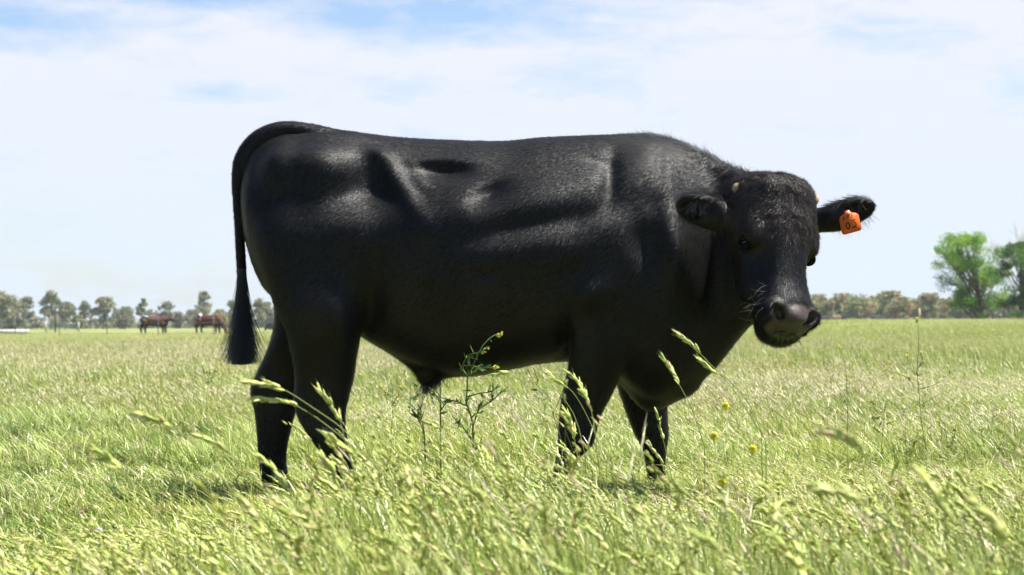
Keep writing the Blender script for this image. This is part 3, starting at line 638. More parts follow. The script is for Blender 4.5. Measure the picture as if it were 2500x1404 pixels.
def spindles(c0, d, L, w, col, up=None, sides=4):
    """n pointed spikelets from c0 along d; 4-sided double cones, widest at .4"""
    n = len(c0); d = d / np.linalg.norm(d, axis=1)[:, None]; r = rng.normal(size=(n, 3)); x = np.cross(d, r); x /= np.linalg.norm(x, axis=1)[:, None]; y = np.cross(d, x)
    V = np.empty((n, 2 + 2 * sides, 3)); V[:, 0] = c0; V[:, 1] = c0 + d * L[:, None]
    for k in range(sides):
        a = 2 * math.pi * k / sides; o = (math.cos(a) * x + math.sin(a) * y * .55) * w[:, None]
        V[:, 2 + k] = c0 + d * (L * .25)[:, None] + o * .95; V[:, 2 + sides + k] = c0 + d * (L * .60)[:, None] + o * .75
    tri = []; qu = []
    for k in range(sides):
        k2 = (k + 1) % sides; tri.append((0, 2 + k2, 2 + k, 2 + k)); qu.append((2 + k, 2 + k2, 2 + sides + k2, 2 + sides + k)); tri.append((1, 2 + sides + k, 2 + sides + k2, 2 + sides + k2))
    f = np.array(tri + qu); Q = (np.arange(n)[:, None, None] * V.shape[1] + f[None]).reshape(-1, 4)
    C = np.repeat(col[:, None], V.shape[1], 1); C[:, 1] = np.minimum(1, C[:, 1] * 1.2)
    return V.reshape(-1, 3), Q, C.reshape(-1, 3)
WIND = np.array([-1.0, -.1, 0])
def add3(mb, r): mb.add(r[0], r[1], r[2])
def patch(name, size, nb, hb, nh, hh, kinds, wb=.0029, green=GREEN, hs=1.0, lean=.14):
    """one tuft patch: nb blades of height hb, nh flowering stems of height hh of kinds {brome, barley, wispy}"""
    mb = MB(); n = nb
    cl = (rng.random((max(3, nb // 12), 2)) - .5) * size; k = rng.integers(0, len(cl), n)
    root = np.zeros((n, 3)); root[:, :2] = cl[k] + rng.normal(size=(n, 2)) * .035
    H = hb[0] + (hb[1] - hb[0]) * rng.random(n) ** 1.2; az = rng.random(n) * 2 * math.pi; ln = (lean * .5 + .36 * rng.random(n)) * H
    off = np.stack([np.cos(az), np.sin(az), 0 * az], 1) * ln[:, None] + WIND * (H * lean * .8)[:, None]
    tip = root + off; tip[:, 2] = H * (.75 + .25 * rng.random(n)); side = np.stack([np.sin(az), -np.cos(az), 0 * az], 1); s2 = rng.normal(size=(n, 3)) * np.array([1, 1, 0]); side = side + .6 * s2; side /= np.linalg.norm(side, axis=1)[:, None]
    bend = -off * .45; bend[:, 2] = H * .18
    col = jit(green[rng.choice(len(green), n, p=np.array([.3, .3, .15, .17, .08]))], n)
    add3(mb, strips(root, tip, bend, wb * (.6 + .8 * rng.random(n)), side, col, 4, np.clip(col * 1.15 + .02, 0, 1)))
    # litter of dead straw low down
    m = nb // 8; root = np.zeros((m, 3)); root[:, :2] = (rng.random((m, 2)) - .5) * size; tip = root + rng.normal(size=(m, 3)) * np.array([.08, .08, 0]); tip[:, 2] = .02 + .1 * rng.random(m)
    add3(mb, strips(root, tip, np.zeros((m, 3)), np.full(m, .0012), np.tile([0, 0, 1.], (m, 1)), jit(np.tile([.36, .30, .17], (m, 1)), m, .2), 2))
    for _ in range(nh):
        kd = kinds[rng.integers(len(kinds))]; r0 = np.array([*(rng.random(2) - .5) * size, 0]); hgt = rng.uniform(*hh); ln = rng.uniform(.05, .30) * hgt
        az = math.pi + rng.normal() * .95; dirx = np.array([math.cos(az), math.sin(az), 0]); tt_ = np.linspace(0, 1, 6)
        st = r0 + np.outer(tt_ ** 2.0 * ln, dirx) + np.outer(tt_, [0, 0, hgt])
        sc = jit(np.array([[.24, .29, .07]]), 1)[0]; mb.tube(st, np.linspace(.0011, .0006, 6), 3, sc, cap=False)
        top = st[-1]; d0 = (st[-1] - st[-2]); d0 /= np.linalg.norm(d0)
        if kd == 'brome':
            n = int(rng.integers(9, 15)); a = np.sort(rng.random(n)); HL = rng.uniform(.05, .095) * (.6 + .4 * hs); droop = rng.uniform(.2, .9)
            ax = top + np.outer(a * HL, d0) + np.outer(a ** 2 * HL * droop * .6, dirx + np.array([0, 0, -.5]))
            dd = d0 + dirx * .5 + rng.normal(size=(n, 3)) * .17 + np.array([0, 0, -.15 * droop])
            add3(mb, spindles(ax, dd, rng.uniform(.013, .021, n) * hs, rng.uniform(.0017, .0029, n) * hs, jit(HEADC[rng.choice(5, n, p=[.4, .25, .25, .06, .04])], n)))
        elif kd == 'barley':
            HL = rng.uniform(.04, .07); cc = CREAM[rng.integers(5)]; n = 5; a = np.linspace(0, .8, n)
            dd = d0 + dirx * .25; dd /= np.linalg.norm(dd)
            add3(mb, spindles(np.tile(top, (1, 1)), dd[None], np.array([HL]), np.array([.0034]), jit(cc[None], 1)))
            m = 18; a = rng.random(m) * .9; aw = dd + rng.normal(size=(m, 3)) * .20
            add3(mb, strips(top + np.outer(a * HL, dd), top + np.outer(a * HL, dd) + aw * rng.uniform(.016, .030, m)[:, None], np.zeros((m, 3)), np.full(m, .0009), np.cross(aw, rng.normal(size=(m, 3))), jit(np.tile(cc, (m, 1)), m), 1))
        else:
            n = 10; a = rng.random(n); HL = .09; ax = top + np.outer(a * HL, d0 + dirx * .3); dd = dirx + d0 * .6 + rng.normal(size=(n, 3)) * .6
            add3(mb, spindles(ax, dd, rng.uniform(.008, .014, n), np.full(n, .0013), jit(HEADC[rng.integers(0, 5, n)], n), sides=3))
    return mb.build(name, grassm, link=False)
def clover(name):
    mb = MB(); n = 90; c = (rng.random((n, 2)) - .5) * .5; z = .05 + .1 * rng.random(n)
    V = []; 
    root = np.stack([c[:, 0], c[:, 1], z * 0], 1); az = rng.random(n) * 6.28
    for k in range(3):
        a = az + k * 2.1; tip = np.stack([c[:, 0] + .016 * np.cos(a), c[:, 1] + .016 * np.sin(a), z + .004], 1); ce = np.stack([c[:, 0], c[:, 1], z], 1)
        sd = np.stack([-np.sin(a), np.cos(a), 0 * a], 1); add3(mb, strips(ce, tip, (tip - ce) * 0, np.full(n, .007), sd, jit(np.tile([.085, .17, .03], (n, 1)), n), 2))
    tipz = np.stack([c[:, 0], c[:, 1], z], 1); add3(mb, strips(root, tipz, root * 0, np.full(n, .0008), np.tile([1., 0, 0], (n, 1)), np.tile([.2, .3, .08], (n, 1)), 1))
    for _ in range(5):
        p = np.array([*(rng.random(2) - .5) * .5, rng.uniform(.12, .22)]); mb.tube([p * [1, 1, 0], p], .0008, 3, (.25, .35, .1), cap=False)
        m = 26; dd = rng.normal(size=(m, 3)); dd[:, 2] = np.abs(dd[:, 2]); cc = [(.5, .30, .28), (.56, .46, .40), (.48, .25, .24)][rng.integers(3)]
        add3(mb, spindles(np.tile(p, (m, 1)), dd, np.full(m, .010), np.full(m, .002), jit(np.tile(cc, (m, 1)), m), sides=3))
    return mb.build(name, grassm, link=False)
GC = bpy.data.collections.new('grass_templates')
T = []
SZ = .55
for k in range(3): T.append(patch('short_patch', SZ, 420, (.10, .26), 10, (.20, .32), ['wispy', 'barley', 'wispy']))                 # 0-2 low mixed
for k in range(3): T.append(patch('tall_patch', SZ, 430, (.18, .42), 12, (.28, .46), ['brome', 'brome', 'brome', 'brome', 'wispy', 'barley']))      # 3-5 brome
for k in range(2): T.append(patch('barley_patch', SZ, 360, (.14, .34), 24, (.24, .38), ['barley', 'barley', 'wispy']))                   # 6-7
for k in range(2): T.append(patch('lush_patch', SZ, 460, (.16, .40), 4, (.25, .42), ['wispy'], wb=.0034, green=GREEN * np.array([.96, 1.0, .90])))  # 8-9
T.append(clover('clover_patch'))                                                                                                        # 10
farG = GREEN * 1.0
HEADP = [patch('head_cluster', .5, 24, (.18, .38), 9, (.34, .50), ['brome'], hs=1.55) for k in range(3)]
for k in range(3): T.append(patch('far_patch', 1.6, 420, (.18, .36), 40, (.26, .40), ['barley', 'wispy', 'wispy'] if k < 2 else ['wispy'], wb=.007, green=farG))   # 11-13
T += HEADP        # 14-16
for i_, o in enumerate(T): o.name = 'g%02d_' % i_ + o.name.split('.')[0]; GC.objects.link(o)
# scatter
pts = []
def scatter(n, y0, y1, pick, zfun, margin=1.0, half=.285):
    u = rng.random(n); y = np.sqrt(y0**2 + (y1**2 - y0**2) * u); x = (rng.random(n) * 2 - 1) * (half * y + margin)
    idx = pick(x, y, n); sc = zfun(x, y, n); pts.append(np.stack([x, y, ground_z(x, y), rng.normal(size=n) * .35, sc, idx], 1))
def pick_near(x, y, n):
    p2 = np.stack([x, y], 1); a = vnoise(p2, 5, .9); b = vnoise(p2, 6, .45); u = x / y * F + 1250
    idx = rng.integers(0, 3, n)                                   # short
    tallp = sstep(u, 480, 760) * (1 - .35 * sstep(u, 1900, 2200)) * (1 - sstep(y, 8.5, 11)) * .85 + .12
    tallp = np.where((y < 5.2), tallp + .25 * (u < 1700), tallp)
    idx = np.where(rng.random(n) < tallp * (.6 + .8 * a), rng.integers(3, 6, n), idx)
    idx = np.where((rng.random(n) < .9 * sstep(b, .5, .7) * sstep(y, 7.5, 9.5)) | ((rng.random(n) < .30) & (u > 1750)), rng.integers(6, 8, n), idx)
    idx = np.where(rng.random(n) < .35 * sstep(a, .55, .75), rng.integers(8, 10, n), idx)
    idx = np.where((rng.random(n) < .5 * (u < 560) + .08), 10, idx); return idx
def z_near(x, y, n):
    u = x / y * F + 1250; a = vnoise(np.stack([x, y], 1), 8, .8)
    s = .82 + .45 * (a - .5) + .1 * rng.normal(size=n)
    vt = np.interp(u, [0, 450, 600, 750, 900, 1000, 1150, 1270, 1350, 1450, 1560, 1650, 1800, 2000, 2300, 2500], [1285, 1265, 1240, 1265, 1240, 1095, 1050, 1090, 1235, 1215, 1180, 1220, 1165, 1180, 1180, 1150])
    lim = (.65 - (vt - 790) / F * y) / .44 * (.74 + .32 * rng.random(n))       # meadow is tallest in a drift in front of the bull
    s = np.where(y < 5.9, np.clip(lim, .3, 1.1), s * np.where(y < 8.2, .33, .60)); return np.clip(s, .28, 1.3)
scatter(760, 2.3, 9.5, pick_near, z_near, .7)
scatter(1500, 9.5, 19, pick_near, z_near, 1.0)
scatter(130, 2.4, 5.0, lambda x, y, n: rng.integers(14, 17, n), lambda x, y, n: z_near(x, y, n) * .80, .5)
scatter(1500, 15, 34, lambda x, y, n: rng.integers(6, 8, n), lambda x, y, n: np.clip(.78 + .5 * (vnoise(np.stack([x, y], 1), 31, .35) - .5) - .25 * sstep(x, 0, 3) + .08 * rng.normal(size=n), .4, 1.05), 1.5)
pick_far = lambda x, y, n: np.where(vnoise(np.stack([x * .25, y * .10], 1), 21, 1.) + .25 * rng.random(n) + .35 * sstep(y, 32, 38) * sstep(y, 75, 60) > .68, 13, rng.integers(11, 13, n))
z_far = lambda x, y, n: (1 - .4 * sstep(y, 55, 95)) * np.clip(.74 + .5 * (vnoise(np.stack([x, y], 1), 22, .22) - .5) + .1 * rng.normal(size=n), .5, 1.3)
scatter(2600, 18, 60, pick_far, z_far, 2)
scatter(5200, 60, 150, pick_far, z_far, 3)
A = np.concatenate(pts)
me = bpy.data.meshes.new('grass'); me.vertices.add(len(A)); me.vertices.foreach_set('co', A[:, :3].astype(np.float32).ravel())
for nm, tp, arr in (('rot', 'FLOAT', A[:, 3]), ('scl', 'FLOAT', A[:, 4]), ('idx', 'INT', A[:, 5].astype(np.int32))):
    a = me.attributes.new(nm, tp, 'POINT'); a.data.foreach_set('value', arr.astype(np.int32 if tp == 'INT' else np.float32))
grass = bpy.data.objects.new('grass', me); COL.objects.link(grass); me.materials.append(grassm); tag(grass, kind='stuff')
ng = bpy.data.node_groups.new('grass_scatter', 'GeometryNodeTree'); ng.interface.new_socket('Geometry', in_out='INPUT', socket_type='NodeSocketGeometry'); ng.interface.new_socket('Geometry', in_out='OUTPUT', socket_type='NodeSocketGeometry')
N_ = ng.nodes; L_ = ng.links; gi = N_.new('NodeGroupInput'); go = N_.new('NodeGroupOutput')
m2p = N_.new('GeometryNodeMeshToPoints'); L_.new(gi.outputs[0], m2p.inputs[0])
ci = N_.new('GeometryNodeCollectionInfo'); ci.inputs['Collection'].default_value = GC; ci.inputs['Separate Children'].default_value = True; ci.inputs['Reset Children'].default_value = True
ip = N_.new('GeometryNodeInstanceOnPoints'); ip.inputs['Pick Instance'].default_value = True
def named(nm, tp):
    q = N_.new('GeometryNodeInputNamedAttribute'); q.data_type = tp; q.inputs['Name'].default_value = nm; return q.outputs['Attribute']
cx = N_.new('ShaderNodeCombineXYZ'); L_.new(named('rot', 'FLOAT'), cx.inputs[2]); cs = N_.new('ShaderNodeCombineXYZ'); cs.inputs[0].default_value = cs.inputs[1].default_value = 1.0; L_.new(named('scl', 'FLOAT'), cs.inputs[2])
L_.new(m2p.outputs[0], ip.inputs['Points']); L_.new(ci.outputs[0], ip.inputs['Instance']); L_.new(named('idx', 'INT'), ip.inputs['Instance Index']); L_.new(cx.outputs[0], ip.inputs['Rotation']); L_.new(cs.outputs[0], ip.inputs['Scale'])
L_.new(ip.outputs[0], go.inputs[0]); gm_ = grass.modifiers.new('scatter', 'NODES'); gm_.node_group = ng
# ================================================================== TREES
leafm = attr_mat('tree_leaves', .6, .25, .2, vary=.0)
barkm = attr_mat('bark', .9, 0, .1, vary=.25, vscale=2.5)
def cards(c, n, size, col, flat=.0):
    """n little leaf sprays (bent quads) round points c (n,3)"""
    d1 = rng.normal(size=(n, 3)); d1 /= np.linalg.norm(d1, axis=1)[:, None]; d2 = np.cross(d1, rng.normal(size=(n, 3))); d2 /= np.linalg.norm(d2, axis=1)[:, None]
    s = size * (.6 + .8 * rng.random(n)); a = d1 * s[:, None]; b = d2 * (s * .55)[:, None]
    V = np.stack([c - a, c + b * .9 - a * .1, c + a, c - b * .9 + a * .1], 1).reshape(-1, 3)
    return V, np.arange(4 * n).reshape(-1, 4), np.repeat(col, 4, 0)
def tree(name, base, H, Wd, kind, label, group, lean=0.0, nleaf=2600, seed=0, parts=True):
    """H height, Wd crown width (m)"""
    global rng
    keep = rng; rng = np.random.default_rng(seed)
    o = empty(name, base, label=label, cat='tree', group=group)
    tb = MB(); cl = []
    K = dict(
        gum=dict(cols=[(0.290, 0.290, 0.180), (0.359, 0.350, 0.220), (0.230, 0.240, 0.150)], bark=(0.459, 0.420, 0.370), crown=(.12, 1.0), stems=2, clump=.24, n=24, sz=.22, pw=.55),  # gum, dense and sparse colours are paled: distance haze painted into them
        dense=dict(cols=[(0.231, 0.240, 0.144), (0.298, 0.289, 0.173), (0.183, 0.192, 0.125)], bark=(0.289, 0.260, 0.221), crown=(.10, 1.0), stems=3, clump=.32, n=20, sz=.22, pw=.5),
        sparse=dict(cols=[(0.305, 0.296, 0.222), (0.351, 0.315, 0.259), (0.250, 0.250, 0.176)], bark=(0.425, 0.389, 0.351), crown=(.25, 1.0), stems=3, clump=.22, n=16, sz=.20, pw=.6),
        brown=dict(cols=[(.26, .25, .11), (.24, .27, .11), (.32, .24, .13), (.20, .24, .09)], bark=(0.178, 0.142, 0.107), crown=(.04, 1.0), stems=2, clump=.34, n=24, sz=.20, pw=.5),
        leafy=dict(cols=[(.13, .28, .022), (.19, .36, .03), (.09, .21, .02), (.25, .40, .05)], bark=(0.148, 0.118, 0.092), crown=(.17, 1.0), stems=5, clump=.13, n=84, sz=.085, pw=.5),
        dark=dict(cols=[(.075, .155, .025), (.115, .215, .032), (.055, .115, .020)], bark=(0.118, 0.096, 0.074), crown=(.10, 1.0), stems=4, clump=.13, n=50, sz=.085, pw=.5))[kind]
    z0, z1 = K['crown']
    tips = []
    for s in range(K['stems']):
        az = rng.random() * 6.28; r = Wd * .5 * rng.uniform(.15, .6); top = np.array([math.cos(az) * r + lean * H, math.sin(az) * r, H * rng.uniform(.72, .95)])
        if s == 0: top = np.array([lean * H, 0, H * .97])
        t_ = np.linspace(0, 1, 8); st = np.outer(t_, top) ; st[:, :2] *= (t_ ** 1.5)[:, None] / np.maximum(t_, 1e-3)[:, None]
        st[:, :2] += rng.normal(size=(8, 2)) * Wd * .012 * t_[:, None]; st[:, 0] += (s - K['stems'] / 2) * .02 * H * .3
        r0 = H * .022 * (1 if s == 0 else .75); tb.tube(st, r0 * (1 - .85 * t_) + .01, 7, K['bark']); tips.append(st)
    ce = []
    for k in range(K['n']):
        z = rng.uniform(z0, z1 - .04) if kind != 'gum' else z0 + (z1 - z0 - .05) * rng.random() ** .8
        prof = math.sin(math.pi * min(1, max(0.04, (z - z0) / (z1 - z0) * .86 + .12))) ** K['pw']
        az = rng.random() * 6.28; rr_ = Wd * .5 * prof * math.sqrt(rng.random()) * .88
        zc_ = min(z * H, H - K['clump'] * Wd * .55 - .25 * rng.random() * K['clump'] * Wd); c = np.array([math.cos(az) * rr_ + lean * z * H, math.sin(az) * rr_, zc_]); ce.append(c)
        st = tips[rng.integers(len(tips))]; i_ = int(np.clip(z * 7 * .8 - .6, 0, 6)); p0 = st[i_]
        mid = (p0 + c) / 2 + np.array([0, 0, -.02 * H]); tb.tube([p0, mid, c], [H * .007, H * .005, H * .002], 5, K['bark'])
    ce.append(np.array([lean * H, 0, H - K['clump'] * Wd * .5]))
    nC = len(ce); per = nleaf // nC; Vs = []
    mb = MB(); cols = np.array(K['cols'])
    for c in ce:
        rc = K['clump'] * Wd * rng.uniform(.6, 1.15); m = int(per * rng.uniform(.6, 1.4)); d = rng.normal(size=(m, 3)); d /= np.linalg.norm(d, axis=1)[:, None]
        p = c + d * (rc * rng.random(m) ** .42)[:, None] * np.array([1, 1, .72]); p += (vnoise(p, seed, 2.2)[:, None] - .5) * rc * .8
        p[:, 2] = np.clip(p[:, 2], .05, H); tone = cols[rng.integers(len(cols))]
        col = np.clip(tone * (1 + rng.normal(size=(m, 1)) * .15) + rng.normal(size=(m, 3)) * .008, .01, 1)
        mb.add(*cards(p, m, K['sz'] * (Wd * .045 + .12) * (3.0 if kind in ('leafy', 'dark') else 7.0) * .55, col))
    tb.build('trunk', barkm, o, True); mb.build('crown', leafm, o); rng = keep; return o
def gpos(u, v, d):
    p = P(np.array(float(u)), np.array(float(v)), d); return (float(p[0]), float(d), float(ground_z(p[0], d)))
ORD = ['first', 'second', 'third', 'fourth', 'fifth', 'sixth', 'seventh', 'eighth', 'ninth', 'tenth', 'eleventh', 'twelfth', 'thirteenth', 'fourteenth', 'fifteenth', 'sixteenth', 'seventeenth', 'eighteenth', 'nineteenth', 'twentieth', 'twenty-first', 'twenty-second', 'twenty-third', 'twenty-fourth', 'twenty-fifth', 'twenty-sixth']
DES = dict(gum='open-crowned gum tree', dense='dense olive gum tree', sparse='thin greyish gum tree', brown='rusty bushy tree')
LT = [(4, 710, 50, 'gum'), (20, 722, 40, 'dense'), (38, 734, 40, 'gum'), (63, 724, 40, 'gum'), (90, 774, 34, 'sparse'), (124, 710, 44, 'gum'), (161, 737, 40, 'dense'), (187, 769, 28, 'brown'), (205, 734, 26, 'gum'), (222, 752, 20, 'sparse'),
      (252, 726, 46, 'gum'), (281, 752, 24, 'sparse'), (305, 750, 42, 'dense'), (349, 730, 26, 'gum'), (368, 755, 24, 'sparse'), (402, 737, 46, 'sparse'), (436, 762, 28, 'dense'), (466, 756, 36, 'sparse'), (500, 711, 36, 'gum'), (478, 746, 26, 'sparse'),
      (536, 756, 34, 'brown'), (566, 733, 34, 'gum'), (600, 748, 34, 'sparse'), (632, 729, 30, 'gum'), (652, 738, 34, 'dense'), (680, 742, 36, 'gum')]
LT.sort()
for i, (u, vt, w, k) in enumerate(LT):
    d = 330 + (i * 37 % 60); b = gpos(u, 790, d); top = P(np.array(float(u)), np.array(float(vt)), d)[2]
    tree('gum_tree' if k != 'brown' else 'brown_tree', b, top - b[2], w * d / F * 1.14, k, f'{DES[k]} on the left horizon, {ORD[i]} of its row from the left', 'gum trees along the left horizon', 0.0, 3600 if k != 'sparse' else 2000, 100 + i)
for i, u in enumerate(list(range(20, 700, 27))):                     # low scrub between the trunks
    d = 400 + i * 3 % 20; b = gpos(u, 790, d); tree('scrub_bush', b, d / F * (14 + (i * 7) % 12), d / F * 36, 'dense' if i % 3 else 'brown', f'low scrubby bush behind the left gum trees, {ORD[i]} from the left' if i < 26 else None, 'scrub along the left horizon', 0, 700, 300 + i)
RTs = [(1996, 720, 44), (2024, 732, 22), (2062, 718, 58), (2098, 729, 54), (2140, 722, 44), (2166, 712, 46), (2196, 726, 46), (2232, 727, 52), (2266, 715, 34), (2300, 731, 58), (2348, 720, 54), (2392, 726, 50), (2440, 716, 56), (2484, 722, 50), (1965, 726, 40)]
RTs.sort()
for i, (u, vt, w) in enumerate(RTs):
    d = 300 + (i * 23 % 40); b = gpos(u, 780, d); top = P(np.array(float(u)), np.array(float(vt)), d)[2]
    tree('brown_tree', b, top - b[2], w * d / F * 1.35, 'brown' if u < 2380 else 'dense', f'{DES["brown"] if u < 2380 else "dark olive bushy tree"} in the right horizon row, {ORD[i]} from the left', 'trees along the right horizon', 0, 5200, 500 + i)
b = gpos(2398, 785, 130); tree('leafy_tree', b, P(np.array(2398.), np.array(566.), 130)[2] - b[2], 200 * 130 / F, 'leafy', 'bright green leafy tree with several dark stems and a spreading crown, right of the bull', 'leafy green trees at the right', -.20, 34000, 11)
b = gpos(2496, 785, 118); tree('leafy_tree', b, P(np.array(2496.), np.array(590.), 118)[2] - b[2], 172 * 118 / F, 'dark', 'darker green leafy tree cut off by the right edge of the photo', 'leafy green trees at the right', -.02, 32000, 12)
# bare twiggy tree
b = gpos(2488, 785, 140); o = empty('bare_tree', b, label='leafless grey twiggy tree poking up above the dark green tree at the right edge', cat='tree'); mb = MB(); rs = np.random.default_rng(3)
def twig(p, d, L, r, dep):
    q = p + d * L; mid = (p + q) / 2 + rs.normal(size=3) * L * .05; mb.tube([p, mid, q], [r, r * .8, r * .6], 5, (.36, .30, .27))
    if dep:
        for k in range(3 if dep > 1 else 4):
            d2 = d + rs.normal(size=3) * .38 + np.array([0, 0, .1]); d2 /= np.linalg.norm(d2); twig(mid + (q - mid) * rs.uniform(.2, 1), d2, L * rs.uniform(.55, .8), r * .6, dep - 1)
for k in range(4): d_ = np.array([-.25 + .2 * k, rs.normal() * .2, 1.]); twig(np.zeros(3), d_ / np.linalg.norm(d_), 2.6, .06, 4)
V_, F_, C_ = mb.get(); V_ *= (P(np.array(2488.), np.array(535.), 140)[2] - b[2]) / V_[:, 2].max(); mesh('branches', V_, F_, barkm, C_, True, o)
# low green and dark shrubs
for i, (u, w, hgt, dk, k, lab) in enumerate([(2082, 22, 10, 255, 'leafy', 'small bright green shrub below the brown trees'), (2320, 18, 12, 255, 'leafy', 'small green shrub left of the pale wooden post'), (2400, 50, 18, 128, 'dark', 'dark green bush at the foot of the leafy tree'), (2486, 70, 26, 116, 'dark', 'dark green bush at the foot of the edge tree')]):
    b = gpos(u, 785, dk); tree('shrub', b, hgt * dk / F + .15, w * dk / F, k, lab, None, 0, 2500, 700 + i)['category'] = 'shrub'

# ================================================================== FENCES
wirem = attr_mat('wire', .35, 0, .5, metallic=.6); postm = attr_mat('fence_post', .8, 0, .2, vary=.2, vscale=8)
def fence(label, ends, hs, step, ph, pcol, rpost=.022, sag=.0, pale=()):
    o = empty('wire_fence', (float(ends[0][0]), float(ends[0][1]), 0), label=label, cat='fence'); b0 = np.array([ends[0][0], ends[0][1], 0.]); a, b = np.array(ends[0]), np.array(ends[1]); L = np.linalg.norm(b - a); n = int(L / step) + 1
    for k in range(n):
        p = a + (b - a) * k / (n - 1); z = float(ground_z(*p)); wood = k in pale; mb = MB()
        mb.tube([np.array([p[0], p[1], z]) - b0, np.array([p[0], p[1], z + ph * (1.12 if wood else 1)]) - b0], .09 if wood else rpost, 7, (.50, .40, .28) if wood else pcol); mb.build('post', postm, o)
    for hw_ in hs:
        mb = MB(); q = np.linspace(0, 1, 4 * n); pts = a + (b - a) * q[:, None]; z = ground_z(pts[:, 0], pts[:, 1]) + hw_; mb.tube(np.column_stack([pts, z]) - b0, .0045, 4, (.42, .44, .46)); mb.build('wire', wirem, o)
    return o
pL = lambda u, d: (float(P(np.array(float(u)), np.array(790.), d)[0]), float(d))
fence('grey post-and-wire fence in front of the brown cows at the left', [pL(-330, 132), pL(1000, 88)], (.28, .52, .78, 1.02), 5.2, 1.2, (.12, .11, .11))
fence('post-and-wire fence with wooden posts below the leafy trees at the right', [pL(1850, 210), pL(2900, 190)], (.25, .45, .65, .85), 7.5, 1.25, (.14, .12, .11), pale=(2, 4))
o = empty('tall_post', gpos(135, 790, 138), label='tall dark steel post standing at the left in front of the gum trees', cat='post'); mb = MB(); mb.box((-.05, -.02, 0), (.05, .02, 1.95), (.05, .05, .055)); mb.box((-.006, -.055, .02), (.006, .055, 1.93), (.05, .05, .055)); mb.build('shaft', postm, o)
mb = MB(); mb.tube([(-.07, 0, 1.75), (.07, 0, 1.75)], .02, 6, (.6, .6, .6)); mb.build('insulator', postm, o)
x0, x1 = pL(112, 215)[0], pL(192, 215)[0]; o = empty('yard_panel', (x0, 215, 0), label='pale wire-mesh yard panel with two white end posts at the far left', cat='fence panel')
for x in (0, x1 - x0): mb = MB(); mb.box((x - .07, -.07, 0), (x + .07, .07, 1.05), (.45, .42, .37)); mb.build('post', postm, o)
mb = MB()
for z in np.linspace(.1, .98, 8): mb.tube([(0, 0, z), (x1 - x0, 0, z)], .011, 4, (.55, .55, .53))
for x in np.linspace(0, x1 - x0, 24): mb.tube([(x, 0, .1), (x, 0, .98)], .008, 4, (.55, .55, .53))
mb.build('mesh_panel', wirem, o)
xa, xb = pL(-60, 118)[0], pL(64, 118)[0]; o = empty('water_trough', (xa, 118, 0), label='long low white water trough in the grass at the left edge', cat='trough'); mb = MB(); l_ = xb - xa
mb.box((0, 0, .20), (l_, .05, .44), (.5, .49, .44)); mb.box((0, .40, .20), (l_, .45, .44), (.5, .49, .44)); mb.box((-.05, -.002, .2), (-.001, .452, .44), (.5, .49, .44)); mb.box((l_ + .001, -.002, .2), (l_ + .05, .452, .44), (.5, .49, .44)); mb.box((-.02, .052, .18), (l_, .398, .25), (.5, .5, .48))
mb.build('basin', postm, o); 
for x in np.linspace(.1, l_ - .3, 4): mb = MB(); mb.box((x, .05, 0), (x + .15, .4, .178), (.6, .58, .55)); mb.build('plinth', postm, o)

